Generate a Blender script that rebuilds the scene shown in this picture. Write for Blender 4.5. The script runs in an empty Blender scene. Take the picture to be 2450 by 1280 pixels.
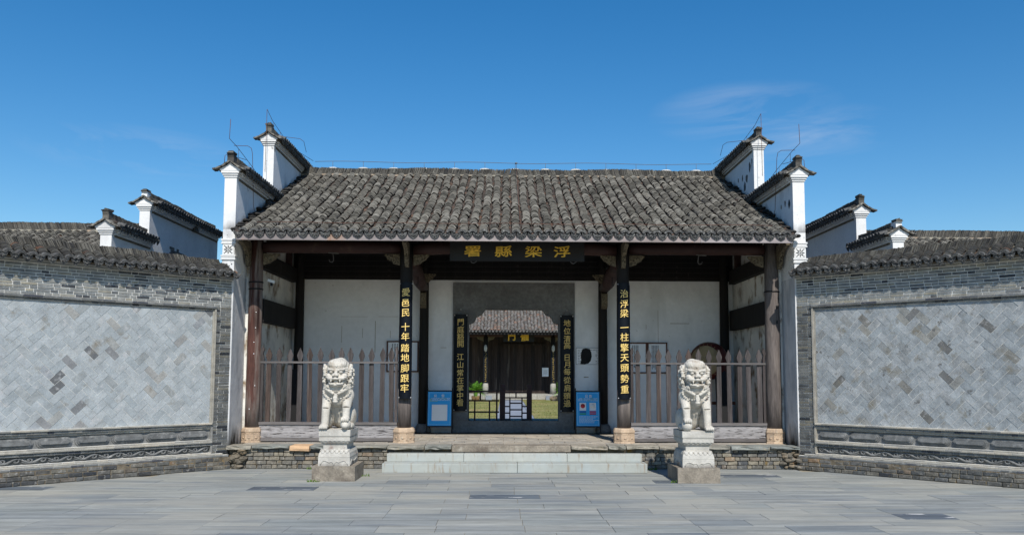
import bpy, bmesh, math, random
import numpy as np
from mathutils import Matrix, Vector
R = math.radians
PI = math.pi
random.seed(7)
rng = np.random.default_rng(7)
SC = bpy.context.scene
COL = SC.collection

# ------------------------------------------------------------------ camera
yaw, pitch, roll = 0.01788, 0.08226, 0.00339
fwd = Vector((math.sin(yaw)*math.cos(pitch), math.cos(yaw)*math.cos(pitch), math.sin(pitch)))
rt = Vector((math.cos(yaw), -math.sin(yaw), 0)); up = rt.cross(fwd)
r2 = rt*math.cos(roll) + up*math.sin(roll); u2 = up*math.cos(roll) - rt*math.sin(roll)
cd = bpy.data.cameras.new('camera'); cam = bpy.data.objects.new('camera', cd); COL.objects.link(cam)
M = Matrix.Identity(4)
for i in range(3):
    M[i][0] = r2[i]; M[i][1] = u2[i]; M[i][2] = -fwd[i]
M[0][3], M[1][3], M[2][3] = -0.17237, 0.0, 1.549
cam.matrix_world = M
cd.sensor_width = 36; cd.lens = 2000/2450*36
cd.shift_x = -0.00825; cd.shift_y = 0.03755
cd.clip_start = .1; cd.clip_end = 2000
SC.camera = cam

# ------------------------------------------------------------------ sky + sun
SUN_EL, SUN_AZ = 46.5, 9.0     # azimuth to the right of straight-behind-camera
w = bpy.data.worlds.new('World'); SC.world = w; w.use_nodes = True
nt = w.node_tree; nt.nodes.clear()
wo = nt.nodes.new('ShaderNodeOutputWorld'); bg = nt.nodes.new('ShaderNodeBackground')
sky = nt.nodes.new('ShaderNodeTexSky'); sky.sky_type = 'NISHITA'; sky.sun_disc = False
sdir = Vector((math.sin(R(SUN_AZ))*math.cos(R(SUN_EL)), -math.cos(R(SUN_AZ))*math.cos(R(SUN_EL)), math.sin(R(SUN_EL))))
sky.sun_elevation = R(SUN_EL); sky.sun_rotation = math.atan2(sdir.x, sdir.y)
sky.altitude = 100; sky.air_density = 1.15; sky.dust_density = .25; sky.ozone_density = 4.0
bg.inputs['Strength'].default_value = .086
hsv = nt.nodes.new('ShaderNodeHueSaturation'); hsv.inputs['Saturation'].default_value = 1.36; hsv.inputs['Value'].default_value = 1.44
# faint cirrus wisps
tc = nt.nodes.new('ShaderNodeTexCoord'); mp = nt.nodes.new('ShaderNodeMapping'); mp.inputs['Scale'].default_value = (2.2, 2.2, 13)
n1 = nt.nodes.new('ShaderNodeTexNoise'); n1.inputs['Scale'].default_value = 1.9; n1.inputs['Detail'].default_value = 7; n1.inputs['Roughness'].default_value = .62
n1.inputs['Distortion'].default_value = .6
cr = nt.nodes.new('ShaderNodeValToRGB'); cr.color_ramp.elements[0].position = .60; cr.color_ramp.elements[1].position = .86
cr.color_ramp.elements[0].position = .42; cr.color_ramp.elements[1].position = .78; cr.color_ramp.elements[1].color = (.55, .55, .55, 1)
mx = nt.nodes.new('ShaderNodeMix'); mx.data_type = 'RGBA'; mx.inputs[7].default_value = (7.5, 8.2, 9.5, 1)
L = nt.links.new
L(tc.outputs['Generated'], mp.inputs['Vector']); L(mp.outputs[0], n1.inputs['Vector']); L(n1.outputs[0], cr.inputs[0])
msk = None
for (c_, sc_) in (((-.395, .8876, .2367), (9, 9, 38)), ((.268, .9171, .2951), (10, 10, 30)), ((.334, .905, .2633), (10, 10, 30))):
    m1 = nt.nodes.new('ShaderNodeVectorMath'); m1.operation = 'SUBTRACT'; m1.inputs[1].default_value = c_; L(tc.outputs['Generated'], m1.inputs[0])
    m2 = nt.nodes.new('ShaderNodeVectorMath'); m2.operation = 'MULTIPLY'; m2.inputs[1].default_value = sc_; L(m1.outputs[0], m2.inputs[0])
    m3 = nt.nodes.new('ShaderNodeVectorMath'); m3.operation = 'LENGTH'; L(m2.outputs[0], m3.inputs[0])
    m4 = nt.nodes.new('ShaderNodeMapRange'); m4.inputs[1].default_value = 1.1; m4.inputs[2].default_value = .1; L(m3.outputs['Value'], m4.inputs[0])
    if msk is None: msk = m4.outputs[0]
    else:
        m5 = nt.nodes.new('ShaderNodeMath'); m5.operation = 'MAXIMUM'; L(msk, m5.inputs[0]); L(m4.outputs[0], m5.inputs[1]); msk = m5.outputs[0]
mm_ = nt.nodes.new('ShaderNodeMath'); mm_.operation = 'MULTIPLY'; L(cr.outputs[0], mm_.inputs[0]); L(msk, mm_.inputs[1]); L(mm_.outputs[0], mx.inputs[0]); L(sky.outputs[0], hsv.inputs['Color']); L(hsv.outputs[0], mx.inputs[6])
L(mx.outputs[2], bg.inputs['Color']); L(bg.outputs[0], wo.inputs['Surface'])
sl = bpy.data.lights.new('sun', 'SUN'); sl.energy = 5.0; sl.angle = R(.53); sl.color = (1, .95, .87)
so = bpy.data.objects.new('sun', sl); COL.objects.link(so); so.rotation_euler = sdir.to_track_quat('Z', 'Y').to_euler()
so.location = (3, -6, 14)
SC.view_settings.view_transform = 'Standard'; SC.view_settings.look = 'None'
SC.view_settings.exposure = 0.0; SC.view_settings.gamma = 1
SC.cycles.max_bounces = 7; SC.cycles.diffuse_bounces = 5

# ------------------------------------------------------------------ helpers
class MB:
    def __init__(s): s.v = []; s.f = []; s.r = []; s.m = []; s.sm = []
    def add(s, vs, fs, r=None, m=0, sm=False):
        b = len(s.v); s.v.extend([tuple(v) for v in vs]); r = random.random() if r is None else r
        for f in fs:
            s.f.append(tuple(b+i for i in f)); s.r.append(r); s.m.append(m); s.sm.append(sm)
    def box(s, x0, x1, y0, y1, z0, z1, r=None, m=0, T=None, jit=0):
        vs = [Vector((x, y, z)) for x in (x0, x1) for y in (y0, y1) for z in (z0, z1)]
        if jit: vs = [v+Vector([random.uniform(-jit, jit) for _ in range(3)]) for v in vs]
        if T is not None: vs = [T @ v for v in vs]
        s.add(vs, [(0, 1, 3, 2), (4, 6, 7, 5), (0, 4, 5, 1), (2, 3, 7, 6), (0, 2, 6, 4), (1, 5, 7, 3)], r, m)
        return s
    def frustum(s, c, a, b, z0, z1, r=None, m=0):   # half sizes a at z0, b at z1
        cx, cy = c
        vs = [(cx+sx*h[0], cy+sy*h[1], z) for h, z in ((a, z0), (b, z1)) for sx, sy in ((-1, -1), (1, -1), (1, 1), (-1, 1))]
        s.add(vs, [(3, 2, 1, 0), (4, 5, 6, 7), (0, 1, 5, 4), (1, 2, 6, 5), (2, 3, 7, 6), (3, 0, 4, 7)], r, m); return s
    def prism(s, poly, ax, a, b, r=None, m=0, T=None):   # poly in the other two axes (in xyz order), extruded a..b along ax
        n = len(poly); vs = []
        for t in (a, b):
            for p, q in poly:
                v = [p, q]; v.insert(ax, t); v = Vector(v); vs.append(T @ v if T is not None else v)
        area = sum(poly[i][0]*poly[(i+1) % n][1]-poly[(i+1) % n][0]*poly[i][1] for i in range(n))
        fl = (area > 0) != (ax == 1)
        f0 = tuple(range(n)); f1 = tuple(range(n, 2*n))
        fs = [f0[::-1] if fl else f0, f1 if fl else f1[::-1]]
        for i in range(n):
            j = (i+1) % n; q = (i, j, j+n, i+n); fs.append(q if fl else q[::-1])
        s.add(vs, fs, r, m); return s
    def tube(s, pts, rad, seg=8, r=None, m=0, sm=True, flat=(1, 1), cap=True):
        pts = [Vector(p) for p in pts]; n = len(pts)
        rad = rad if hasattr(rad, '__len__') else [rad]*n; vs = []; fs = []
        t0 = (pts[1]-pts[0]).normalized(); ref = Vector((0, 0, 1)) if abs(t0.z) < .9 else Vector((0, 1, 0))
        a = t0.cross(ref).normalized()
        for i, p in enumerate(pts):
            t = (pts[min(i+1, n-1)]-pts[max(i-1, 0)]).normalized()
            a = (a - t*a.dot(t)).normalized(); b = t.cross(a)
            for k in range(seg):
                an = 2*PI*k/seg; vs.append(p+(a*math.cos(an)*flat[0]+b*math.sin(an)*flat[1])*rad[i])
        for i in range(n-1):
            for k in range(seg):
                k2 = (k+1) % seg; fs.append((i*seg+k, i*seg+k2, (i+1)*seg+k2, (i+1)*seg+k))
        if cap: fs.append(tuple(range(seg))[::-1]); fs.append(tuple((n-1)*seg+k for k in range(seg)))
        s.add(vs, fs, r, m, sm); return s
    def lathe(s, prof, c=(0, 0), seg=24, r=None, m=0, sm=True, T=None, off=0):
        vs = []; fs = []; n = len(prof)
        for rr, z in prof:
            for k in range(seg):
                an = 2*PI*k/seg+off; v = Vector((c[0]+rr*math.cos(an), c[1]+rr*math.sin(an), z)); vs.append(T @ v if T is not None else v)
        for i in range(n-1):
            for k in range(seg):
                k2 = (k+1) % seg; fs.append((i*seg+k, i*seg+k2, (i+1)*seg+k2, (i+1)*seg+k))
        fs.append(tuple(range(seg))[::-1]); fs.append(tuple((n-1)*seg+k for k in range(seg)))
        s.add(vs, fs, r, m, sm); return s
    def ell(s, c, rad, seg=14, rings=8, T=None, r=None, m=0, sm=True):
        vs = []; fs = []; c = Vector(c)
        for i in range(rings+1):
            ph = PI*i/rings
            for k in range(seg):
                an = 2*PI*k/seg; v = Vector((rad[0]*math.sin(ph)*math.cos(an), rad[1]*math.sin(ph)*math.sin(an), -rad[2]*math.cos(ph)))
                vs.append(c+(T @ v if T is not None else v))
        for i in range(rings):
            for k in range(seg):
                k2 = (k+1) % seg; fs.append((i*seg+k, i*seg+k2, (i+1)*seg+k2, (i+1)*seg+k))
        s.add(vs, fs, r, m, sm); return s
    def mesh(s, name, mats):
        me = bpy.data.meshes.new(name); me.from_pydata([tuple(v) for v in s.v], [], s.f)
        mats = mats if isinstance(mats, (list, tuple)) else [mats]
        for m_ in mats: me.materials.append(m_)
        at = me.attributes.new('rnd', 'FLOAT', 'FACE'); at.data.foreach_set('value', s.r)
        me.polygons.foreach_set('material_index', s.m); me.polygons.foreach_set('use_smooth', s.sm)
        me.update(); return me
    def build(s, name, mats, parent=None, **kw):
        return ob(name, s.mesh(name, mats), parent, **kw)

def ob(name, data, parent=None, loc=None, rot=None, scale=None, **props):
    o = bpy.data.objects.new(name, data); COL.objects.link(o)
    if parent is not None: o.parent = parent
    if loc is not None: o.location = loc
    if rot is not None: o.rotation_euler = rot
    if scale is not None: o.scale = scale
    for k, v in props.items(): o[k] = v
    return o
def thing(name, label, cat, loc=(0, 0, 0), rotz=0, group=None, scale=None):
    o = ob(name, None, None, loc, (0, 0, rotz), scale); o.empty_display_size = .2
    o['label'] = label; o['category'] = cat
    if group: o['group'] = group
    return o
def tag(o, label, cat, group=None):
    o['label'] = label; o['category'] = cat
    if group: o['group'] = group
    return o
def numpy_mesh(name, V, F, rnd, mats, mi=None, smooth=False):
    me = bpy.data.meshes.new(name); nf, k = F.shape
    me.vertices.add(len(V)); me.vertices.foreach_set('co', V.astype(np.float32).ravel())
    me.loops.add(nf*k); me.loops.foreach_set('vertex_index', F.astype(np.int32).ravel())
    me.polygons.add(nf); me.polygons.foreach_set('loop_start', np.arange(nf, dtype=np.int32)*k)
    for m_ in mats: me.materials.append(m_)
    at = me.attributes.new('rnd', 'FLOAT', 'FACE'); at.data.foreach_set('value', rnd.astype(np.float32))
    if mi is not None: me.polygons.foreach_set('material_index', mi.astype(np.int32))
    me.polygons.foreach_set('use_smooth', np.full(nf, smooth))
    me.update(calc_edges=True); return me

# ------------------------------------------------------------------ materials
def mat(name, cols, rough=.85, ns=4, na=.25, st=(1, 1, 1), spots=(), bump=(40, .25), spec=.25, metal=0, fine=.0, lerp=True, ground=None, local=False, gslope=0, crev=None):
    """cols: ramp over the per-piece random; spots: (colour, scale, lo, hi, stretch); ground: (z0, z1, colour) dirt"""
    m = bpy.data.materials.new(name); m.use_nodes = True; t = m.node_tree; t.nodes.clear(); N = t.nodes.new; K = t.links.new
    out = N('ShaderNodeOutputMaterial'); b = N('ShaderNodeBsdfPrincipled'); K(b.outputs[0], out.inputs[0])
    b.inputs['Roughness'].default_value = rough; b.inputs['Specular IOR Level'].default_value = spec; b.inputs['Metallic'].default_value = metal
    if local: g = N('ShaderNodeTexCoord'); pos = g.outputs['Object']
    else: g = N('ShaderNodeNewGeometry'); pos = g.outputs['Position']
    oi = N('ShaderNodeObjectInfo'); at = N('ShaderNodeAttribute'); at.attribute_name = 'rnd'
    ad = N('ShaderNodeMath'); ad.operation = 'ADD'; K(oi.outputs['Random'], ad.inputs[0]); K(at.outputs['Fac'], ad.inputs[1])
    fr = N('ShaderNodeMath'); fr.operation = 'FRACT'; K(ad.outputs[0], fr.inputs[0])
    rp = N('ShaderNodeValToRGB'); rp.color_ramp.interpolation = 'LINEAR' if lerp else 'CONSTANT'
    if not isinstance(cols[0], (tuple, list)): cols = [(0, cols)]
    el = rp.color_ramp.elements
    while len(el) < len(cols): el.new(.5)
    while len(el) > len(cols): el.remove(el[-1])
    for e, (p, c) in zip(el, cols): e.position = p; e.color = (*c, 1)
    K(fr.outputs[0], rp.inputs[0]); c = rp.outputs[0]
    def noise(scale, stretch, det=5, off=None):
        mp = N('ShaderNodeMapping'); mp.inputs['Scale'].default_value = stretch
        if off is not None: mp.inputs['Location'].default_value = off
        K(pos, mp.inputs[0]); n = N('ShaderNodeTexNoise'); n.inputs['Scale'].default_value = scale; n.inputs['Detail'].default_value = det
        n.inputs['Roughness'].default_value = .6; K(mp.outputs[0], n.inputs['Vector']); return n.outputs[0]
    def mul(c, fac, lo, hi, a=.3, bb=.7):
        mr = N('ShaderNodeMapRange'); mr.inputs[1].default_value = a; mr.inputs[2].default_value = bb; mr.inputs[3].default_value = lo; mr.inputs[4].default_value = hi
        K(fac, mr.inputs[0]); x = N('ShaderNodeVectorMath'); x.operation = 'SCALE'; K(c, x.inputs[0]); K(mr.outputs[0], x.inputs['Scale']); return x.outputs[0]
    if na: c = mul(c, noise(ns, st), 1-na, 1+na)
    if fine: c = mul(c, noise(ns*9, st, 3), 1-fine, 1+fine)
    for k, sp in enumerate(spots):
        col, sc, lo, hi = sp[:4]; ss = sp[4] if len(sp) > 4 else (1, 1, 1)
        n = noise(sc, ss, 6, (k*7.3+1, k*3.1, k*5.7)); mr = N('ShaderNodeMapRange'); mr.inputs[1].default_value = lo; mr.inputs[2].default_value = hi; K(n, mr.inputs[0])
        mx = N('ShaderNodeMix'); mx.data_type = 'RGBA'; K(mr.outputs[0], mx.inputs[0]); K(c, mx.inputs[6]); mx.inputs[7].default_value = (*col, 1); c = mx.outputs[2]
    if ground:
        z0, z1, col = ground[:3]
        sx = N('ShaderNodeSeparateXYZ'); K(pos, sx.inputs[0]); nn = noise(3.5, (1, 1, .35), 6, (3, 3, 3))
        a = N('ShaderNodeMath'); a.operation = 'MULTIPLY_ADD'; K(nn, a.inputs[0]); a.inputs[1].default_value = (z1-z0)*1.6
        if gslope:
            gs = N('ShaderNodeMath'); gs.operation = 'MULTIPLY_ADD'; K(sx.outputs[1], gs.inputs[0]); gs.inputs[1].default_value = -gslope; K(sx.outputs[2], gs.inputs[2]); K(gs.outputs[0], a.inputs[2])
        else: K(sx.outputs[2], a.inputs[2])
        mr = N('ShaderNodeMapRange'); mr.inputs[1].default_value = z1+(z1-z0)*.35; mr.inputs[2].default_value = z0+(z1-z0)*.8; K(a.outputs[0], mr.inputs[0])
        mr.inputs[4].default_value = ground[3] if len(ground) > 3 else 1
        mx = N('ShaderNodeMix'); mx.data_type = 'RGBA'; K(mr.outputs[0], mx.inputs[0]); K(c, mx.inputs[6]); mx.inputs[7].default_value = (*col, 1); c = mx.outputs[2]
    if crev:  # brown dirt colour mixed into creases by pointiness, doubling as painted occlusion shade
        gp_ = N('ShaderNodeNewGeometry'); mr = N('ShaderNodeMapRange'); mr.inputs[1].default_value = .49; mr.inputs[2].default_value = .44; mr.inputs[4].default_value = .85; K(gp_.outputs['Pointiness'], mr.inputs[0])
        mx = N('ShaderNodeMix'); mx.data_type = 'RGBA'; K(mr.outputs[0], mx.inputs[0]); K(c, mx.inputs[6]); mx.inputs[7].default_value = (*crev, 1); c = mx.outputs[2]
    K(c, b.inputs['Base Color'])
    if bump:
        bn = N('ShaderNodeBump'); bn.inputs['Strength'].default_value = bump[1]; bn.inputs['Distance'].default_value = .01
        K(noise(bump[0], st, 5), bn.inputs['Height']); K(bn.outputs[0], b.inputs['Normal'])
    return m
WHT = (.70, .70, .69)
m_plaster = mat('white_plaster', (.66, .66, .65), na=.08, ns=1.5, spots=[((.36, .37, .37), 1.3, .55, .8, (1, 1, .5)), ((.10, .10, .10), 26, .70, .74)], bump=(9, .35), fine=.05)
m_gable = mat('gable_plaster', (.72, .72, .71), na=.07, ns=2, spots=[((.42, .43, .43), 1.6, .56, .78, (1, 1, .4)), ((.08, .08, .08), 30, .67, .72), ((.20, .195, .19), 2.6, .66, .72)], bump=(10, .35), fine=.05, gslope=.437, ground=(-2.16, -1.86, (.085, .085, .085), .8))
m_hallw = mat('hall_plaster', (.70, .70, .69), na=.08, ns=2, spots=[((.40, .40, .40), 1.6, .58, .78, (1, 1, .4)), ((.08, .08, .08), 30, .68, .72)], bump=(10, .35), fine=.05)
m_pillar = mat('pillar_plaster', (.72, .72, .71), na=.08, ns=2, spots=[((.36, .36, .36), 2.2, .52, .7, (1, 1, .5)), ((.10, .10, .10), 28, .62, .67)], bump=(10, .35), fine=.05)
m_inwall = mat('inner_plaster', (.78, .785, .78), na=.07, ns=1.2, fine=.04, spots=[((.56, .57, .56), 1.1, .53, .78, (1, 1, .5)), ((.30, .27, .22), 9, .70, .76)], bump=(6, .15), ground=(.38, .75, (.30, .30, .29), .7))
m_sidewall = mat('stained_plaster', (.74, .73, .68), na=.14, ns=1.3, spots=[((.20, .13, .06), 3.2, .52, .66, (1, 1, .8)), ((.4, .4, .39), 1.2, .5, .75)], bump=(8, .3))
m_gableface = mat('gable_inner_face', (.60, .60, .60), na=.1, ns=3, spots=[((.36, .37, .38), 3, .5, .7, (1, 1, .3))], bump=(5, 1.0), ground=(.35, .95, (.035, .034, .03)))
m_mortar = mat('lime_mortar', (.66, .65, .61), na=.2, ns=9, bump=(60, .4))
m_mortar_d = mat('dirt_mortar', (.15, .125, .09), na=.4, ns=12, spots=[((.26, .16, .05), 6, .55, .7), ((.32, .31, .28), 14, .6, .72)], bump=(40, .8))
BR = [(0, (.20, .205, .195)), (.25, (.26, .262, .248)), (.45, (.17, .178, .178)), (.62, (.27, .252, .20)), (.76, (.22, .225, .218)), (.86, (.13, .138, .142)), (.92, (.04, .044, .052)), (.955, (.05, .054, .062)), (1, (.20, .20, .19))]
m_brick = mat('grey_brick', BR, na=.22, ns=9, spots=[((.36, .36, .35), 22, .62, .76)], bump=(70, .5), fine=.12)
m_brick_pier = mat('pier_brick', [(p, tuple(c*.58 for c in q)) for p, q in BR], na=.3, ns=7, spots=[((.05, .05, .05), 2.2, .56, .75)], bump=(70, .5), fine=.15)
m_brick_foot = mat('footing_brick', [(0, (.13, .125, .11)), (.2, (.075, .08, .082)), (.35, (.17, .158, .13)), (.5, (.035, .04, .048)), (.62, (.14, .13, .11)), (.8, (.09, .095, .097)), (.95, (.13, .125, .115)), (.975, (.20, .13, .075)), (1, (.12, .12, .11))], na=.4, ns=14, spots=[((.29, .28, .26), 17, .58, .7), ((.17, .125, .05), 9, .64, .74)], bump=(45, .9), fine=.2)
m_brick_plat = mat('platform_brick', [(0, (.21, .185, .145)), (.2, (.14, .135, .12)), (.35, (.24, .215, .165)), (.5, (.07, .075, .08)), (.6, (.18, .165, .135)), (.8, (.15, .145, .13)), (.93, (.09, .095, .10)), (.97, (.30, .22, .14)), (1, (.17, .155, .13))], na=.35, ns=14, spots=[((.32, .30, .26), 17, .58, .7), ((.17, .12, .05), 7, .60, .72), ((.07, .065, .055), 6, .62, .72)], bump=(45, 1.0), fine=.2)
m_mould = mat('moulding_brick', [(0, (.36, .34, .29)), (.35, (.27, .26, .23)), (.6, (.42, .38, .31)), (.8, (.22, .22, .21)), (1, (.33, .315, .275))], na=.2, ns=12, bump=(50, .4), fine=.1)
m_mould_d = mat('dark_moulding_brick', [(0, (.13, .14, .145)), (.4, (.20, .20, .19)), (.6, (.055, .06, .075)), (.8, (.17, .175, .17)), (1, (.12, .125, .125))], na=.25, ns=12, bump=(50, .4), fine=.1, spots=[((.3, .29, .26), 15, .6, .72)])
m_herr = mat('herringbone_brick', [(0, (.305, .335, .348)), (.3, (.36, .386, .396)), (.55, (.295, .325, .338)), (.84, (.37, .394, .40)), (.91, (.265, .285, .288)), (.955, (.31, .305, .285)), (.972, (.23, .235, .24)), (.987, (.11, .115, .12)), (1, (.36, .385, .405))], na=.17, ns=6, spots=[((.21, .195, .165), 4.1, .60, .74), ((.46, .46, .46), 8, .58, .76), ((.12, .12, .118), 5.5, .71, .77)], bump=(28, .5), fine=.10)
m_herr2 = mat('mottled_herringbone_brick', [(0, (.265, .290, .302)), (.3, (.325, .346, .353)), (.5, (.245, .268, .280)), (.7, (.34, .357, .363)), (.85, (.23, .243, .245)), (.92, (.27, .265, .24)), (.955, (.18, .175, .16)), (.98, (.13, .13, .125)), (1, (.30, .31, .315))], na=.24, ns=7, spots=[((.19, .175, .14), 4.6, .56, .70), ((.42, .42, .41), 8, .58, .76), ((.12, .12, .118), 6, .63, .70)], bump=(28, .5), fine=.14)
m_carve = mat('carved_brick', [(0, (.13, .135, .135)), (1, (.19, .192, .188))], na=.3, ns=10, spots=[((.30, .30, .29), 9, .55, .7), ((.07, .07, .07), 5, .6, .75)], bump=(60, .5))
TL = [(0, (0.025, 0.0242, 0.0211)), (0.2, (0.0437, 0.0413, 0.0367)), (0.4, (0.0211, 0.0203, 0.0187)), (0.6, (0.0359, 0.0343, 0.0304)), (0.78, (0.0585, 0.0554, 0.0491)), (0.9, (0.0265, 0.0242, 0.0211)), (0.965, (0.0312, 0.0289, 0.0265)), (0.985, (0.1014, 0.0507, 0.0312)), (1, (0.0406, 0.0382, 0.0343))]
m_tile = mat('roof_tile_clay', TL, na=.35, ns=6, spots=[((.17, .165, .145), 20, .63, .78), ((.018, .018, .018), 3.5, .54, .70)], bump=(60, .6), fine=.25)
m_tedge = mat('roof_tile_edge', [(0, (0.171, 0.162, 0.1395)), (0.25, (0.054, 0.0513, 0.045)), (0.45, (0.27, 0.2565, 0.225)), (0.6, (0.072, 0.0675, 0.0594)), (0.8, (0.216, 0.2025, 0.1755)), (0.92, (0.099, 0.0945, 0.0828)), (1, (0.144, 0.135, 0.117))], na=.35, ns=14, bump=(60, .5))
m_pan = mat('pan_tile_clay', [(0, (.06, .05, .045)), (.5, (.085, .064, .052)), (.8, (.05, .045, .04)), (1, (.15, .09, .062))], na=.4, ns=8, bump=(40, .6))
m_drip = mat('drip_tile_clay', [(0, (.055, .055, .055)), (.5, (.10, .10, .096)), (1, (.07, .07, .07))], na=.45, ns=22, spots=[((.27, .265, .25), 26, .55, .7)], bump=(55, 1.0))
m_ridge = mat('ridge_tile_clay', [(0, (.11, .103, .088)), (.15, (.055, .052, .046)), (.3, (.145, .135, .115)), (.45, (.035, .036, .038)), (.6, (.10, .093, .08)), (.75, (.065, .062, .056)), (.9, (.18, .17, .145)), (1, (.08, .075, .066))], na=.3, ns=9, bump=(50, .5))
m_cream = mat('ridge_base_brick', [(0, (.36, .335, .27)), (.5, (.29, .265, .21)), (1, (.38, .29, .21))], na=.15, ns=10)
m_slab = mat('slate_slab', [(0, (.235, .250, .240)), (.25, (.29, .294, .268)), (.5, (.23, .243, .238)), (.7, (.305, .303, .272)), (.86, (.25, .260, .247)), (.93, (.18, .198, .205)), (1, (.265, .273, .254))], na=.28, ns=1.7, st=(.5, 5, 1), rough=.8, spec=.2, spots=[((.15, .17, .19), 1.3, .55, .70, (.45, 4.6, 1)), ((.36, .34, .285), .33, .50, .70, (.6, 1.6, 1)), ((.14, .155, .175), 2.6, .62, .72, (.35, 7, 1)), ((.42, .40, .35), 5, .68, .76, (.6, 2, 1))], bump=(16, .4), fine=.12)
m_slab_d = mat('dark_veined_slate', [(0, (.085, .10, .118)), (1, (.13, .148, .162))], na=.3, ns=1.5, st=(.6, 3, 1), rough=.6, spots=[((.52, .51, .49), 2.3, .605, .625, (1, 3, 1)), ((.09, .105, .125), 2, .5, .6, (.8, 3, 1))], bump=(16, .25))
m_joint = mat('sandy_joint', (.30, .265, .20), na=.3, ns=6, st=(1, 1, 1), bump=(50, .4))
m_step = mat('marble_step', [(0, (.35, .37, .345)), (1, (.41, .42, .385))], na=.1, ns=1.3, rough=.6, spots=[((.36, .40, .40), 2, .5, .75), ((.27, .225, .17), 2.2, .56, .72, (8, 1, 1.1))], bump=(30, .2), fine=.04)
m_sand = mat('sandstone', [(0, (.42, .315, .225)), (1, (.48, .36, .25))], na=.15, ns=5, spots=[((.25, .2, .16), 6, .6, .75), ((.5, .43, .33), 12, .58, .7)], bump=(40, .6), fine=.1)
m_plat = mat('platform_stone', [(0, (.20, .215, .20)), (.4, (.27, .25, .205)), (.7, (.17, .19, .185)), (.9, (.30, .265, .21)), (1, (.22, .22, .2))], na=.3, ns=5, spots=[((.10, .095, .08), 5, .58, .7), ((.33, .29, .21), 8, .6, .72)], bump=(20, 1.0), fine=.15)
m_orange = mat('orange_sandstone', (.56, .37, .22), na=.15, ns=6, bump=(30, .5), fine=.1)
m_floor = mat('floor_brick', [(0, (.36, .325, .27)), (.5, (.31, .29, .255)), (1, (.40, .35, .28))], na=.3, ns=5, spots=[((.14, .13, .12), 4, .55, .7, (.5, 1, 1))], bump=(20, .5), fine=.15)
m_rubble = mat('rubble_stone', [(0, (.16, .13, .09)), (.4, (.10, .095, .08)), (.7, (.22, .17, .11)), (1, (.14, .13, .11))], na=.4, ns=10, spots=[((.28, .26, .22), 12, .6, .72), ((.17, .09, .04), 6, .6, .7)], bump=(25, 1.2), fine=.2)
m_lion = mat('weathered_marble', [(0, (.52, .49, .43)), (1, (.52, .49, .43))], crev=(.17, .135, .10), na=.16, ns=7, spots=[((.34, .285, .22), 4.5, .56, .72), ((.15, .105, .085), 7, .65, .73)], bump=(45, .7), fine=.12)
m_lion_p = mat('pedestal_marble', (.47, .45, .405), na=.18, ns=5, spots=[((.22, .14, .12), 3.0, .60, .72), ((.38, .36, .32), 6, .5, .7)], bump=(40, .4), fine=.1, ground=(.2, .34, (.10, .085, .075), .75))
m_block = mat('granite_block', (.235, .205, .165), na=.35, ns=5, spots=[((.095, .075, .06), 2.5, .52, .7), ((.33, .30, .25), 8, .6, .72)], bump=(30, .8), fine=.2)
m_granite = mat('grey_granite', (.165, .17, .17), na=.2, ns=2, spots=[((.12, .12, .12), 3, .5, .7), ((.22, .22, .215), 30, .6, .7)], bump=(50, .5), fine=.2, rough=.9)
m_wood_red = mat('red_lacquered_timber', (.040, .019, .016), na=.35, ns=3, st=(.4, 1, 1), rough=.6, bump=(20, .3), fine=.15, spots=[((.10, .065, .045), 2.2, .6, .75)])
m_wood_dk = mat('black_timber', (.016, .014, .013), na=.3, ns=4, st=(1, 1, .2), rough=.75, bump=(20, .4), spots=[((.05, .042, .036), 8, .62, .74, (1, 1, .15))])
m_col_w = mat('weathered_red_column', (.085, .038, .03), na=.35, ns=5, st=(1, 1, .12), rough=.8, bump=(18, .8), fine=.3, spots=[((.20, .165, .145), 5, .50, .62, (1.4, 1, .12)), ((.025, .012, .010), 6, .55, .66, (1.2, 1, .1))], ground=(.6, 1.6, (.20, .17, .15), .9))
m_col_g = mat('weathered_grey_column', (.115, .098, .09), na=.35, ns=5, st=(1, 1, .12), rough=.85, bump=(18, .8), fine=.3, spots=[((.05, .042, .04), 5, .55, .66, (1, 1, .1)), ((.24, .205, .18), 5, .56, .7, (1, 1, .1))])
m_picket = mat('weathered_picket', [(0, (.048, .040, .038)), (.4, (.078, .069, .068)), (.7, (.056, .048, .046)), (1, (.078, .055, .046))], na=.45, ns=7, st=(2.5, 1, .12), bump=(20, .8), fine=.35, spots=[((.17, .15, .145), 5, .60, .72, (3, 1, .12))])
m_rail = mat('weathered_rail', [(0, (.11, .10, .097)), (1, (.16, .148, .144))], na=.3, ns=6, st=(.12, 1, 2), bump=(20, .6), fine=.25)
m_board = mat('flaking_painted_board', (.30, .288, .288), na=.25, ns=6, st=(.15, 1, 2.5), spots=[((.055, .05, .05), 10, .53, .60, (.5, 1, 5.5))], bump=(20, .5), fine=.2, ground=(.36, .43, (.2, .18, .16), .8))
m_fascia = mat('fascia_timber', [(0, (.25, .22, .215)), (.5, (.30, .275, .28)), (1, (.27, .225, .21))], na=.3, ns=7, st=(.2, 1, 1), bump=(20, .4), spots=[((.32, .21, .155), 2.2, .60, .7, (1, 1, 1))])
m_carvew = mat('carved_timber', (.15, .125, .085), na=.5, ns=28, bump=(60, 1.6), spots=[((.03, .025, .02), 34, .54, .6)])
m_navy = mat('black_lacquer', (.004, .006, .010), na=0, rough=.45, bump=None, spec=.18)
m_plaque = mat('dark_plaque', (.022, .021, .021), na=.15, ns=3, rough=.6, bump=(20, .1))
m_gold = mat('gold_paint', (.84, .60, .19), na=.15, ns=15, rough=.5, bump=None, spec=.4)
m_gold_in = mat('plaque_gold', (.85, .52, .06), na=.15, ns=15, rough=.5, bump=None, spec=.4)
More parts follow.
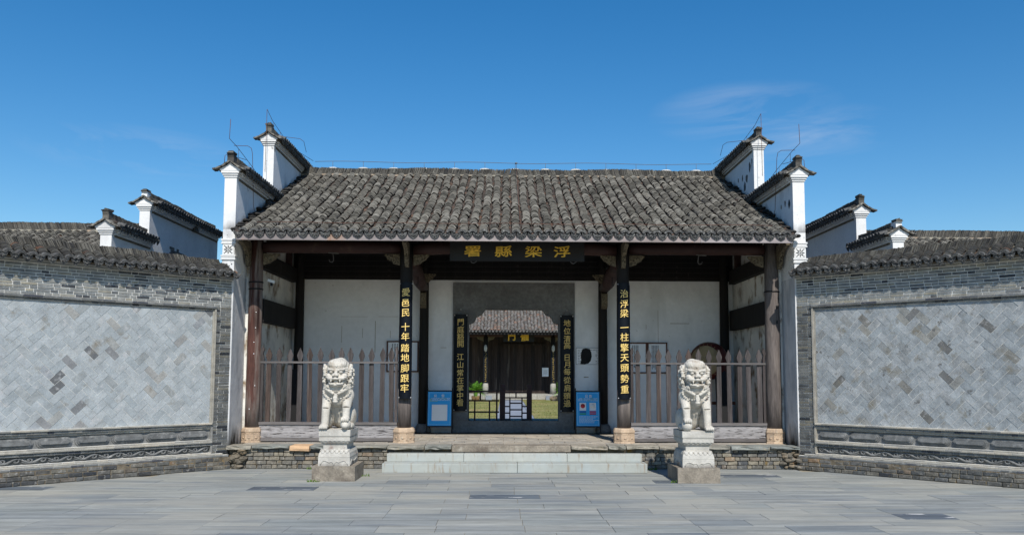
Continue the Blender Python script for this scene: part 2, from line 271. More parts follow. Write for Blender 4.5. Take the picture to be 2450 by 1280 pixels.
m_ink = mat('print_ink', (.10, .10, .11), na=0, bump=None, rough=.8)
m_inkw = mat('white_print', (.72, .78, .82), na=0, bump=None, rough=.7)
m_blue = mat('blue_print', (.02, .36, .80), na=0, bump=None, rough=.45, spec=.4)
m_blue_l = mat('light_blue_line', (.35, .68, .88), na=0, bump=None, rough=.45)
m_paper = mat('white_panel', (.80, .82, .83), na=.03, ns=4, bump=None, rough=.6)
m_yellow = mat('yellow_green_print', (.45, .5, .12), na=0, bump=None)
m_redp = mat('red_print', (.5, .05, .06), na=0, bump=None); m_greenp = mat('green_print', (.05, .32, .14), na=0, bump=None); m_bluep = mat('dark_blue_print', (.03, .09, .35), na=0, bump=None)
m_blackf = mat('black_metal', (.012, .012, .013), na=0, rough=.5, bump=None)
m_steel = mat('brushed_plate', (.80, .80, .80), na=.08, ns=5, rough=.32, metal=.0, bump=None, spec=.5)
m_char = mat('charred_patch', (.012, .012, .013), na=.3, ns=9, rough=.8, bump=None)
m_framew = mat('brown_frame', (.10, .038, .022), na=.2, ns=8, rough=.5, bump=(30, .2))
m_rust = mat('rusty_wire', (.115, .055, .038), na=.3, ns=10, bump=None, rough=.9)
m_wire = mat('steel_wire', (.13, .12, .115), na=.2, ns=10, bump=None, rough=.6)
m_lime = mat('lime_dab', (.58, .57, .53), na=.2, ns=20, bump=(30, 1))
m_white = mat('white_paint_pole', (.75, .75, .75), na=.05, bump=None)
m_drumskin = mat('drum_skin', (.33, .235, .125), na=.3, ns=4, spots=[((.10, .06, .035), 3, .55, .7)], bump=None)
m_drum = mat('drum_lacquer', (.09, .018, .016), na=.2, ns=4, rough=.45, bump=None)
m_maroon = mat('maroon_lattice', (.035, .014, .017), na=.2, ns=5, rough=.5, bump=(20, .2))
m_grass = mat('dry_lawn', (.20, .20, .062), na=.25, ns=.8, rough=1, spots=[((.32, .25, .115), .45, .47, .68), ((.12, .15, .035), 1.2, .55, .75)], bump=(30, 1), fine=.3)
m_path = mat('path_slate', [(0, (.21, .235, .275)), (1, (.26, .28, .31))], na=.15, ns=1, rough=.7)
m_cycad = mat('cycad_leaf', [(0, (.07, .19, .015)), (.5, (.16, .34, .03)), (1, (.11, .26, .025))], na=.2, ns=6, rough=.5, bump=None)
m_pot = mat('glazed_pot', (.24, .15, .07), na=.3, ns=6, bump=None)
m_plank = mat('dark_plank', [(0, (.026, .018, .015)), (.5, (.042, .030, .025)), (.8, (.022, .018, .017)), (1, (.055, .04, .034))], na=.4, ns=3, st=(1.5, 1, .1), bump=(10, .5), fine=.25, spots=[((.15, .125, .10), 3, .6, .75, (2.2, 1, .12))])
m_moss = mat('weed_leaf', [(0, (.07, .13, .02)), (1, (.12, .2, .03))], na=.2, bump=None)
m_net = mat('bird_net', (.06, .06, .055), na=0, bump=None)

# ------------------------------------------------------------------ shared piece meshes
_cache = {}
def brick_mesh(w, d, h, m, name='brick', bev=.004, jit=.0, var=3):
    """rounded block, front face centre at origin: x -w/2..w/2, y 0..d, z -h/2..h/2"""
    v = random.randrange(var); key = (round(w, 3), round(d, 3), round(h, 3), m.name, bev, jit, v)
    if key in _cache: return _cache[key]
    bm = bmesh.new(); bmesh.ops.create_cube(bm, size=1)
    for p in bm.verts:
        p.co = Vector((p.co.x*w, (p.co.y+.5)*d, p.co.z*h))
        if jit: p.co += Vector([random.uniform(-jit, jit) for _ in range(3)])
    if bev: bmesh.ops.bevel(bm, geom=bm.edges[:], offset=bev, segments=1, affect='EDGES', profile=.5)
    me = bpy.data.meshes.new(name); bm.to_mesh(me); bm.free(); me.materials.append(m); _cache[key] = me; return me
def q5(x, s=.01): return max(s, round(x/s)*s)
def brick_row(parent, x0, x1, zc, h, y, m, sx, name='brick', full=.19, dep=.06, joint=.006, yj=.003, jit=.002, bev=.004, headers=.45, gap=0):
    x = x0 + (random.choice([0, -full*.5, -full*.25]) if x1-x0 > .5 else 0); n = 0
    while x < x1-.015:
        L_ = full if random.random() > headers else full*.5
        L_ *= random.uniform(.94, 1.06); a = max(x, x0); b = min(x+L_, x1); x += L_
        if b-a < .03: continue
        wv = q5(b-a-joint); o = ob(name, brick_mesh(wv, dep, h-joint, m, name, bev, jit), parent, (sx*(a+b)/2, y+random.uniform(-yj, yj), zc), (random.uniform(-.01, .01), 0, random.uniform(-.012, .012)), ((b-a-joint)/wv, 1, 1)); n += 1
    return n

# ------------------------------------------------------------------ roof tile fields
def arc_tile(w, rise, length, th, seg=5, flip=False):
    """tile convex up; x across, y 0 (front, low end) .. length (up-slope); quads, outer + front edge"""
    hw = w/2; Rr = (hw*hw+rise*rise)/(2*rise); a = math.asin(min(1, hw/Rr)); vs = []
    for y in (0, length):
        for rr in (Rr, Rr-th):
            for k in range(seg+1):
                t = -a+2*a*k/seg; x = rr*math.sin(t); z = rr*math.cos(t)-(Rr-rise)
                vs.append((x, y, z if not flip else rise-z))
    n = seg+1; F = []; mi = []
    for k in range(seg):
        q = [(k, k+1, 2*n+k+1, 2*n+k), (k, n+k, n+k+1, k+1), (n+k, 3*n+k, 3*n+k+1, n+k+1)]
        if flip: q = [f[::-1] for f in q]
        F += q; mi += [0, 1, 0]
    F += [(0, 2*n, 3*n, n), (seg, n+seg, 3*n+seg, 2*n+seg)]; mi += [1, 1]
    return np.array(vs), np.array(F), np.array(mi)
def scatter(name, tv, tf, tmi, X, Y, Z, pitch_, yawr, rollr, rnd, mats, parent, scl=None, **kw):
    """merge many transformed copies of a small quad mesh"""
    n = len(X); ca, sa = np.cos(pitch_), np.sin(pitch_); cy, sy = np.cos(yawr), np.sin(yawr); cr_, sr = np.cos(rollr), np.sin(rollr)
    v = np.repeat(tv[None], n, 0).astype(float)
    if scl is not None: v = v*scl[:, None, :] if scl.ndim == 2 else v*scl[:, None, None]
    x, y, z = v[..., 0].copy(), v[..., 1].copy(), v[..., 2].copy()
    x, z = x*cr_[:, None]+z*sr[:, None], -x*sr[:, None]+z*cr_[:, None]
    x, y = x*cy[:, None]-y*sy[:, None], x*sy[:, None]+y*cy[:, None]
    y, z = y*ca[:, None]-z*sa[:, None], y*sa[:, None]+z*ca[:, None]
    V = np.stack([x+X[:, None], y+Y[:, None], z+Z[:, None]], -1).reshape(-1, 3)
    F = (tf[None]+(np.arange(n)*len(tv))[:, None, None]).reshape(-1, tf.shape[1])
    me = numpy_mesh(name, V, F, np.repeat(rnd, len(tf)), mats, np.tile(tmi, n))
    return ob(name, me, parent, **kw)
def roof_field(parent, x0, x1, Y0, z0, Y1, z1, sag=.1, mt=None, me_=None, spacing=.178, expo=.052, cov=.140, part_rows=(), seed=1, eave=True, th=.017, drip=True):
    g = np.random.default_rng(seed); rd = random.Random(seed); mt = mt or m_tile; me_ = me_ or m_tedge
    nc = int((x1-x0)/spacing); sp = (x1-x0)/nc; Lh = math.hypot(Y1-Y0, z1-z0); nr = int(Lh/expo)
    def prof(t): return Y0+(Y1-Y0)*t, z0+(z1-z0)*((1-sag)*t+sag*t*t)
    def slope(t): return math.atan2((z1-z0)*((1-sag)+2*sag*t), Y1-Y0)
    tv, tf, tmi = arc_tile(cov, .052, expo+.035, th, 5)
    tilt = math.atan(th*1.15/expo)
    cm = numpy_mesh('roof_tile', tv, tf, np.zeros(len(tf)), [mt, me_], tmi)
    A = [[] for _ in range(7)]; keep = 0
    for c in range(nc):
        xc = x0+(c+.5)*sp; wob = 0; yw = 0; ph = rd.uniform(0, 6); tj = 0; lift = 0; gl = 0; gi = 0; gr = 0; gtop = 0
        for r_ in range(nr):
            if gi >= gl:
                gl = rd.choice((2, 3, 3, 4, 5, 6)); gi = 0; gtop = rd.uniform(.003, .022); gr = rd.random()
                wob = rd.uniform(-.017, .017); yw = rd.uniform(-.11, .11); tj = rd.uniform(-.02, .05)
            lift = gtop*(1-gi/gl); gi += 1
            t = (r_+rd.uniform(-.12, .12)+.15)/nr; Yp, zp = prof(max(t, 0)); sl_ = slope(t)
            xx = xc+wob+.008*math.sin(ph+r_*.13)+rd.uniform(-.004, .004); zz = zp+.042+lift
            row = (xx, Yp-.02, zz, sl_-tilt+tj, yw+rd.uniform(-.06, .06), rd.uniform(-.07, .07), (gr+rd.uniform(-.09, .09)) % 1)
            if r_ in part_rows:
                o = ob('roof_tile', cm, parent, (row[0], row[1], row[2]), (row[3], row[5], row[4])); keep += 1
            else:
                for a, b in zip(A, row): a.append(b)
    A = [np.array(a) for a in A]
    scatter('roof_tile_field', tv, tf, tmi, *A[:6], A[6], [mt, me_], parent, kind='stuff')
    # pans
    pv, pf, pmi = arc_tile(spacing*.98, .035, expo*1.9+.03, th, 4, True); e2 = expo*1.9; nr2 = int(Lh/e2)
    cc, rr = np.meshgrid(np.arange(nc+1), np.arange(nr2)); cc = cc.ravel(); rr = rr.ravel(); t = (rr+.1)/nr2
    n = len(cc); Yp = Y0+(Y1-Y0)*t; zp = z0+(z1-z0)*((1-sag)*t+sag*t*t); sl_ = np.arctan2((z1-z0)*((1-sag)+2*sag*t), Y1-Y0)
    scatter('pan_tile_field', pv, pf, pmi*0, x0+cc*sp+g.uniform(-.006, .006, n), Yp, zp, sl_-.06, g.uniform(-.03, .03, n), g.uniform(-.04, .04, n), g.random(n), [m_pan, m_tedge], parent, kind='stuff')
    if eave:
        dv = drip_mesh(sp*.93); ev = eave_mesh(cov*1.02)
        for c in range(nc+1):
            if drip: ob('drip_tile', dv[c % 3], parent, (x0+c*sp+rd.uniform(-.006, .006), Y0-.05, z0+.004+rd.uniform(-.004, .004)), (0, rd.uniform(-.06, .06), rd.uniform(-.05, .05)))
            if c < nc: ob('eave_tile', ev, parent, (x0+(c+.5)*sp+rd.uniform(-.008, .008), Y0-.06, z0+.035+rd.uniform(-.004, .006)), (slope(0)-tilt+.05, rd.uniform(-.06, .06), rd.uniform(-.05, .05)))
    return keep
def drip_mesh(w):
    key = ('drip', round(w, 3))
    if key in _cache: return _cache[key]
    out = []
    for k in range(3):
        b = MB(); seg = 6; hw = w/2; top = []; 
        for i in range(seg+1):
            u = -1+2*i/seg; top.append((u*hw, -.0+.036*(u*u)-.0))
        low = [(-hw*.86, -.004), (-hw*.55, -.045), (-hw*.22, -.062), (0, -.078), (hw*.22, -.062), (hw*.55, -.045), (hw*.86, -.004)]
        poly = [(x, z) for x, z in top]+[(x*(1+.05*k*(-1)**i), z*(1+.06*k)) for i, (x, z) in enumerate(low[::-1])]
        T = Matrix.Rotation(R(12+4*k), 4, 'X'); b.prism(poly, 1, 0, .014, T=T)
        for i in range(3): b.ell((hw*.35*(i-1), -.003, -.018-.012*(i == 1)), (.013, .006, .011), 6, 4, T=None)
        vs, F, mi = arc_tile(w, .036, .14, .013, 5, True); b.add(vs, [tuple(f) for f in F], .3)
        out.append(b.mesh('drip_tile', m_drip))
    _cache[key] = out; return out
def eave_mesh(w):
    key = ('eave', round(w, 3))
    if key in _cache: return _cache[key]
    b = MB(); vs, F, mi = arc_tile(w, .05, .13, .014, 6); b.add(vs, [tuple(f) for f in F], .5)
    hw = w/2*1.04; Rr = (hw*hw+.05*.05)/.1; a = math.asin(min(1, hw/Rr)); P = []
    for rr in (Rr+.006, Rr-.03):
        P.append([(rr*math.sin(-a+2*a*k/6), rr*math.cos(-a+2*a*k/6)-(Rr-.05)) for k in range(7)])
    b.prism(P[0]+P[1][::-1], 1, -.012, .004, .5)
    me = b.mesh('eave_tile', m_drip); _cache[key] = me; return me
def ridge_run(parent, p0, p1, h=.14, dep=.16, step=.0215, lean=.35, th=.015, seed=3, name='ridge_tile_row', curve=0.0, bump_=.006, mats=None):
    """row of thin tiles standing on edge from p0 to p1 (points in parent space, base of tiles)"""
    g = np.random.default_rng(seed); p0 = np.array(p0, float); p1 = np.array(p1, float); Ln = np.linalg.norm(p1-p0); n = int(Ln/step)
    d = (p1-p0)/Ln; ang = math.atan2(d[1], d[0]); t = (np.arange(n)+.5)/n
    tv = np.array([(x, y, z) for x in (-th/2, th/2) for y in (-dep/2, dep/2) for z in (0, h)]); tf = np.array([(0, 1, 3, 2), (4, 6, 7, 5), (0, 4, 5, 1), (2, 3, 7, 6), (0, 2, 6, 4), (1, 5, 7, 3)])
    le = lean+np.repeat(g.uniform(-.07, .07, n//9+1), 9)[:n]+g.uniform(-.05, .05, n)
    s = np.ones((n, 3)); s[:, 2] = 1+np.repeat(g.uniform(-.04, .04, n//14+1), 14)[:n]+g.uniform(-.035, .035, n); s[:, 1] = 1+g.uniform(-.06, .06, n)
    # lean about y axis in local, then yaw
    v = tv[None]*s[:, None, :]; x, y, z = v[..., 0], v[..., 1], v[..., 2]
    x, z = x*np.cos(le)[:, None]+z*np.sin(le)[:, None], -x*np.sin(le)[:, None]+z*np.cos(le)[:, None]
    X, Yy = x*math.cos(ang)-y*math.sin(ang), x*math.sin(ang)+y*math.cos(ang)
    P = p0[None]+(p1-p0)[None]*t[:, None]; P[:, 2] += curve*(4*(t-.5)**2)+bump_*np.sin(t*Ln*2.3+seed)
    V = np.stack([X+P[:, 0:1], Yy+P[:, 1:2], z+P[:, 2:3]], -1).reshape(-1, 3)
    F = (tf[None]+(np.arange(n)*8)[:, None, None]).reshape(-1, 4)
    me = numpy_mesh(name, V, F, np.repeat((np.repeat(g.random(n//5+1), 5)[:n]+g.uniform(-.14, .14, n)) % 1, 6), mats or [m_ridge])
    return ob(name, me, parent, kind='stuff')

# ------------------------------------------------------------------ text
def glyph(ch, size, m, parent, loc, rot=(PI/2, 0, 0), sx=1., bold=.012, ext=.012, name='character'):
    key = ('g', ch, round(size, 3), round(sx, 2), m.name, bold)
    if key not in _cache:
        c = bpy.data.curves.new('text', 'FONT'); c.body = ch; c.size = 1; c.align_x = 'CENTER'; c.align_y = 'CENTER'; c.resolution_u = 2
        c.extrude = ext; c.bevel_depth = bold; c.bevel_resolution = 0; t = bpy.data.objects.new('text', c); COL.objects.link(t)
        me = bpy.data.meshes.new_from_object(t.evaluated_get(bpy.context.evaluated_depsgraph_get())); bpy.data.objects.remove(t); bpy.data.curves.remove(c)
        xs = [v.co.x for v in me.vertices]; ys = [v.co.y for v in me.vertices]
        cx, cy = (min(xs)+max(xs))/2, (min(ys)+max(ys))/2
        for v in me.vertices:
            x, y = v.co.x-cx, v.co.y-cy
            # slight brush-like slant and swelling
            v.co.x = (x+.0*y)*size*sx; v.co.y = (y+.07*x)*size; v.co.z *= .2
        me.materials.clear(); me.materials.append(m); _cache[key] = me
    return ob(name, _cache[key], parent, loc, rot)

# ================================================================== GROUND
gnd = MB().box(-150, 150, -60, 14.4, -.4, -.009, .5).build('ground', m_joint, kind='structure')
rows = 0; y = 14.43; dy = .3755
for k in range(21):
    y1 = y-dy*k; y0 = y1-dy; yc = (y0+y1)/2
    half = .64*yc+.6; x = -half-random.uniform(0, .9)
    wid = .9 if k > 3 else .9
    x = -half + ((k*.37) % .9) - .9
    while x < half:
        lw = .9*random.choice([1, 1, 1, 1, .66, 1.0])
        xc = x+lw/2; x += lw
        if y1 > 13.9-(abs(xc)-4.6)+.1 and abs(xc) > 4.7: 
            if yc > 14.05-(abs(xc)-4.7)+.2: continue
        if y0 > 13.95 and abs(xc) < 4.6: continue
        dark = random.random() < .022
        me_m = m_slab_d if dark else m_slab; 
        ob('paving_slab', brick_mesh(lw-.0045, .035, dy-.0045, me_m, 'paving_slab', .0018, .0), gnd, (xc, yc, random.uniform(-.0015, .0015)), (-PI/2+random.uniform(-.002, .002), random.uniform(-.0015, .0015), 0))
# paving beyond the view (towards and beside the camera): joined
b = MB()
for k in range(21, 52):
    y1 = y-dy*k; x = -9-random.random()*.9
    while x < 9:
        b.box(x+.003, x+.897, y1-dy+.003, y1-.003, -.035, random.uniform(-.001, .001)); x += .9
b.build('paving_field', m_slab, gnd, kind='stuff')

# ================================================================== PLATFORM
plat = thing('stone_platform', 'low rubble and brick platform with uneven stone edge under the gate hall', 'platform', (0, 13.98, 0))
MB().box(-4.72, 4.72, .07, 3.9, 0, .345, .2).build('core', m_mortar_d, plat)
for k in range(5):
    for side in (-1, 1):
        brick_row(plat, 2.0, 4.62, .034+k*.066, .066, .035+random.uniform(-.003, .003), m_brick_plat, side, full=.17, dep=.08, joint=.009, yj=.010, jit=.005, bev=.007, headers=.35)
# edge stones
x = -4.76; i = 0
edge = [(.42, 0), (.62, 0), (.34, 1), (.52, 0), (.75, 0), (.62, 0), (.45, 0), (1.98, 2), (.62, 0), (.30, 0), (.55, 0), (.72, 0), (.48, 0), (.66, 0), (.5, 0)]
tot = sum(e[0] for e in edge); sc_ = 9.5/tot
for lw, kind_ in edge:
    lw *= sc_; h = {0: random.uniform(.045, .07), 1: .09, 2: .105}[kind_]
    mm = {0: m_plat, 1: m_orange, 2: m_block}[kind_]
    bm = bmesh.new(); bmesh.ops.create_cube(bm, size=1)
    n_ = 2 if kind_ else 5
    bmesh.ops.bisect_plane(bm, geom=bm.verts[:]+bm.edges[:]+bm.faces[:], plane_co=(0, 0, 0), plane_no=(0, 0, 1))
    for q in range(1, n_): bmesh.ops.bisect_plane(bm, geom=bm.verts[:]+bm.edges[:]+bm.faces[:], plane_co=(-.5+q/n_, 0, 0), plane_no=(1, 0, 0))
    for v in bm.verts:
        f_ = v.co.y < 0; v.co = Vector((v.co.x*(lw-.012), (v.co.y+.5)*.36, v.co.z*h))
        if f_ and kind_ != 2: v.co += Vector((0, random.uniform(-.018, .02), random.uniform(-.008, .008) if v.co.z < 0 else -.004))
    bmesh.ops.bevel(bm, geom=[e for e in bm.edges if e.is_manifold and e.calc_face_angle(0) > .6], offset=.007, segments=1, affect='EDGES')
    me = bpy.data.meshes.new('edge_stone'); bm.to_mesh(me); bm.free(); me.materials.append(mm)
    ob('edge_stone', me, plat, (x+lw/2, -.03 if kind_ else -.02+random.uniform(-.02, .01), .382-h/2+random.uniform(-.004, .004)))
    x += lw
# floor bricks inside
for r_ in range(9):
    x = -4.6+(r_ % 2)*.2
    while x < 4.55:
        lw = .44; 
        if r_ < 7: ob('floor_brick', brick_mesh(lw-.008, .03, .33, m_floor, 'floor_brick', .003, .002), plat, (x+lw/2, .52+r_*.34, .379+random.uniform(-.002, .002)), (-PI/2, 0, 0))
        x += lw
MB().box(-4.7, 4.7, .3, 3.9, .345, .368, .2).build('floor_bed', m_mortar_d, plat)
# rubble at the two outer corners
for side in (-1, 1):
    for k in range(26):
        r_ = random.uniform(.03, .075); u = random.random()
        z = random.uniform(.01, .32); b = MB(); T = Matrix.Rotation(random.uniform(0, 3), 4, 'Z') @ Matrix.Rotation(random.uniform(-.4, .4), 4, 'X')
        b.ell((0, 0, 0), (r_*1.4, r_, r_*.62), 7, 4, T=T, sm=False)
        for i_ in range(len(b.v)): b.v[i_] = tuple(Vector(b.v[i_])*(1+.12*math.sin(i_*7.7+k)))
        b.build('rubble_stone', m_rubble, plat, loc=(side*(4.42+.34*u), -.02+.09*random.random()+z*.1, z))

# ================================================================== STEPS
st = thing('stone_steps', 'two broad pale marble steps in front of the gate hall', 'steps', (0, 13.44, 0))
def slab(x0, x1, y0, y1, z0, z1, name='step_slab', m=m_step, par=st):
    return ob(name, brick_mesh(x1-x0, y1-y0, z1-z0, m, name, .006, 0, 1), par, ((x0+x1)/2, y0, (z0+z1)/2))
slab(-2.12, .025, 0, .36, 0, .145); slab(.03, 2.10, 0, .36, 0, .145)
slab(-2.085, -.842, .30, .52, .145, .272); slab(-.838, .84, .30, .52, .145, .272); slab(.844, 2.065, .30, .52, .145, .268)
MB().box(-2.05, 2.05, .34, .5, 0, .14).build('core', m_step, st)

# ================================================================== SPLAYED BRICK WALLS
def clip_poly(poly, x0, x1, z0, z1):
    for ax, lim, sg in ((0, x0, 1), (0, x1, -1), (1, z0, 1), (1, z1, -1)):
        out = []
        for i in range(len(poly)):
            a, b_ = poly[i-1], poly[i]; ia, ib = (a[ax]-lim)*sg >= 0, (b_[ax]-lim)*sg >= 0
            if ia != ib:
                t = (lim-a[ax])/(b_[ax]-a[ax]); out.append((a[0]+(b_[0]-a[0])*t, a[1]+(b_[1]-a[1])*t))
            if ib: out.append(b_)
        poly = out
        if not poly: return []
    return poly
def splay_wall(sx, zs, label):
    m_hb = m_herr if sx < 0 else m_herr2
    S = 4.3
    root = thing('brick_screen_wall', label, 'wall', (sx*4.70, 13.97, 0), R(-45) if sx > 0 else R(45), 'splayed brick walls beside the gate', (1, 1, zs))
    MB().box(*sorted((sx*.02, sx*S)), .13, .42, 0, 3.22, .3).build('wall_core', m_mortar, root)
    X = lambda a, b_: sorted((sx*a, sx*b_))
    # footing: three rough courses
    ft = MB().box(*X(-.02, S), .012, .14, 0, .20, .3).build('footing', m_mortar_d, root)
    for k in range(3): brick_row(ft, -.03, S, .033+k*.066, .066, -.002+k*.004, m_brick_foot, sx, full=.20, dep=.1, joint=.010, yj=.006, jit=.004, bev=.007, headers=.25)
    # ledges
    def ledge(z0, z1, y, m, name='ledge', full=.16, s0=.28):
        lg = MB().box(*X(s0, S), y+.008, .14, z0, z1, .2).build(name, m_mortar, root)
        brick_row(lg, s0, S-.30, (z0+z1)/2, z1-z0, y, m, sx, full=full, dep=.04, joint=.004, yj=.002, jit=.001, bev=.003, headers=0, name='moulding_brick')
    ledge(.20, .235, .018, m_mould_d, s0=0, full=.19); ledge(.235, .262, .03, m_mould, s0=.1); ledge(.262, .283, .05, m_mould)
    ledge(.395, .438, .062, m_mould_d, full=.09); ledge(.438, .468, .038, m_mould, full=.22); ledge(.468, .495, .055, m_mould, full=.3)
    ledge(.665, .70, .085, m_mould, full=.3); ledge(.70, .738, .060, m_mould_d, full=.09); ledge(.738, .768, .038, m_mould, full=.24)
    # oval panel band
    pb = MB().box(*X(.29, S), .120, .15, .495, .665, .3).build('panel_band', m_carve, root)
    s = .33
    def stad(cx, cz, hl, hh, n=5):
        P = []
        for sg in (1, -1):
            for i in range(n+1):
                a = -PI/2+PI*i/n; P.append((cx+sg*(hl-hh+hh*math.cos(a)), cz+sg*hh*math.sin(a)))
        return P
    while s < S-.4:
        c = sx*(s+.24); cz = .578; bb = MB()
        bb.prism(stad(0, 0, .238, .068), 1, .100, .125, .1); bb.prism(stad(0, 0, .215, .046), 1, .080, .100, .6); bb.prism(stad(0, 0, .19, .024), 1, .062, .080, .9)
        bb.build('oval_panel', m_carve, pb, loc=(c, 0, cz)); s += .51
    # scroll band
    sb = MB().box(*X(.29, S), .128, .15, .283, .395, .3).build('scroll_band', m_carve, root)
    bb = MB(); s = .34; k = 0
    while s < S-.25:
        for (ds, dz, r0, dr, turn) in ((0, .0, .040, 1, 1), (.17, .006, .037, -1, -1)):
            pts = []
            for i in range(16):
                a = i/15*2.6*PI; rr = r0*(1-i/19); pts.append((sx*(s+ds+.03+rr*math.cos(a)*1.35), .098, .338+dz+turn*rr*math.sin(a)))
            bb.tube(pts, .0115, 5, r=random.random())
        pts = [(sx*(s+t_*.34-.04), .094, .338+.030*math.sin(t_*2*PI+.6)) for t_ in [i/12 for i in range(13)]]
        bb.tube(pts, [.010+.007*math.sin(PI*i/12) for i in range(13)], 5, r=random.random())
        pts = [(sx*(s+.10+t_*.2), .100, .325-.024*math.sin(t_*PI)) for t_ in [i/8 for i in range(9)]]
        bb.tube(pts, [.004+.009*math.sin(PI*i/8) for i in range(9)], 5, r=random.random())
        s += .34; k += 1
    bb.build('scroll_relief', m_carve, sb)
    # inner frame strip
    MB().box(*X(.262, .292), .062, .14, .77, 2.655, .4).box(*X(.292, .315), .085, .14, .77, 2.65, .1).build('frame_strip', m_mould, root)
    MB().box(*X(.262, .292), .07, .14, .283, .74, .4).build('frame_strip', m_mould, root)
    # herringbone panel
    hp = MB().box(*X(.315, S-.3), .0985, .135, .768, 2.645, .3).build('herringbone_field', m_mortar, root)
    wv = .1045; x0, x1, z0, z1 = .318, S-.3, .771, 2.640; cnt = 0; J = .0027; stuff = MB(); c45 = math.sqrt(.5)
    tiles = []
    for i in range(-60, 60):
        for j in range(-30, 30):
            ux, uy = i+2*j, i-2*j
            for (a, b_, c, d) in ((0, 2, 0, 1), (0, 1, 1, 3)):
                P = [((ux+p)*wv, (uy+q_)*wv) for p, q_ in ((a, c), (b_, c), (b_, d), (a, d))]
                cx = sum(p[0] for p in P)/4; cy = sum(p[1] for p in P)/4
                ct = ((cx-cy)*c45+.06, (cx+cy)*c45)
                if not (x0-.15 < ct[0] < x1+.15 and z0-.15 < ct[1] < z1+.15): continue
                P = [(cx+(p[0]-cx)*(1-2*J/(.209 if abs(p[0]-cx) > .08 else .1045)), cy+(p[1]-cy)*(1-2*J/(.209 if abs(p[1]-cy) > .08 else .1045))) for p in P]
                Q = [((p[0]-p[1])*c45+.06, (p[0]+p[1])*c45) for p in P]
                Q = clip_poly(Q, x0, x1, z0, z1)
                if len(Q) < 3: continue
                ar = abs(sum(Q[k-1][0]*Q[k][1]-Q[k][0]*Q[k-1][1] for k in range(len(Q))))/2
                if ar < .00012: continue
                tiles.append((sum(q_[0] for q_ in Q)/len(Q), ar, Q, ct))
    tiles.sort(key=lambda t_: (t_[0] > 3.5, -t_[1] if t_[0] <= 3.5 else t_[0]))
    for idx, (sc_, ar, Q, ct) in enumerate(tiles):
        yo = random.uniform(-.002, .0025)
        if idx < 298:
            b = MB().prism([(sx*(p-ct[0]), q_-ct[1]) for p, q_ in Q], 1, 0, .03, 0); o = b.build('brick', m_hb, hp, loc=(sx*ct[0], .094+yo, ct[1]))
            o.rotation_euler = (random.uniform(-.012, .012), 0, random.uniform(-.012, .012))
        else: stuff.prism([(sx*p, q_) for p, q_ in Q], 1, .094+yo, .124)
    if stuff.v: stuff.build('herringbone_rest', m_hb, hp, kind='stuff')
    # trim above panel
    ledge(2.66, 2.70, .045, m_mould_d, 'trim_course', .24, .262); ledge(2.625, 2.66, .068, m_brick_pier, 'dentil_course', .1, .262)
    # brick band
    bd = MB().box(*X(.0, S), .088, .14, 2.70, 3.16, .2).build('brick_band', m_mortar, root)
    for k in range(10): brick_row(bd, .0, S-.3, 2.70+.0455*(k+.5), .0455, .08, m_brick, sx, full=.205, dep=.05, joint=.0105, yj=.0015, jit=.0012, bev=.0025)
    # pier
    pr = MB().box(*X(.0, .27), .088, .14, .262, 2.70, .2).build('pier', m_mortar, root)
    for k in range(54): brick_row(pr, 0, .262, .262+.0451*(k+.5), .0451, .08, m_brick_pier, sx, full=.185, dep=.05, joint=.006, yj=.0025, jit=.0015, bev=.003, headers=.4)
    b = MB()
    for k in range(65):
        x_ = S-.30-(k % 2)*.09
        while x_ < S-.01:
            b.box(*X(max(x_, S-.30)+.003, min(x_+.18, S)-.003), .078, .3, .20+.0451*k+.003, .20+.0451*(k+1)-.003, random.random()); x_ += .18
    b.build('outer_pier', m_brick_pier, root, kind='stuff')
    MB().box(*X(S-.001, S+.02), .09, .41, 0, 3.2, .3).build('outer_end', m_brick_pier, root)
    pe = MB().box(*X(-.02, 0), .09, .40, .2, 3.15, .2).build('pier_return', m_brick_pier, root)
    # corbel + coping
    ledge(3.155, 3.19, .035, m_brick, 'corbel_course', .24, 0); ledge(3.19, 3.215, .0, m_mould_d, 'corbel_course', .24, 0)
    cp = MB().prism([(-.07, 3.215), (.22, 3.36), (.40, 3.36), (.62, 3.2), (.14, 3.2)], 0, *X(.0, S), .5).build('coping', m_mortar_d, root)
    sp = .155; n = int(S/sp); dv = drip_mesh(sp*.86); ev = eave_mesh(sp*.86); tv, tf, tmi = arc_tile(sp*.82, .042, .12, .012, 5)
    cm = numpy_mesh('coping_tile', tv, tf, np.zeros(len(tf)), [m_tile, m_tedge], tmi); pv, pf, pmi = arc_tile(sp, .03, .2, .012, 4, True)
    pm = numpy_mesh('pan_tile', pv, pf, np.zeros(len(pf)), [m_pan, m_tedge], pmi); sl_ = math.atan2(.15, .30)
    for c in range(n+1):
        xx = sx*(.03+c*sp); dz = .006*math.sin(c*.9)
        ob('drip_tile', dv[c % 3], cp, (xx, -.125+random.uniform(-.006, .006), 3.222+dz), (0, random.uniform(-.08, .08), random.uniform(-.06, .06)))
        for r_ in range(2): ob('pan_tile', pm, cp, (xx, -.02+r_*.15, 3.25+r_*.072+dz), (sl_-.06, 0, 0))
        if c < n:
            xx = sx*(.03+(c+.5)*sp); ob('eave_tile', ev, cp, (xx+random.uniform(-.006, .006), -.13, 3.246+dz+random.uniform(-.004, .006)), (sl_-.2, random.uniform(-.08, .08), random.uniform(-.06, .06)))
            for r_ in range(4): ob('coping_tile', cm, cp, (xx+random.uniform(-.008, .008), -.055+r_*.066, 3.292+r_*.033+dz+random.uniform(-.002, .004)), (sl_-.16+random.uniform(-.04, .04), random.uniform(-.08, .08), random.uniform(-.07, .07)))
    ridge_run(cp, (sx*.12, .29, 3.375), (sx*S, .29, 3.41), h=.15, dep=.17, step=.021, lean=.42, seed=5+sx)
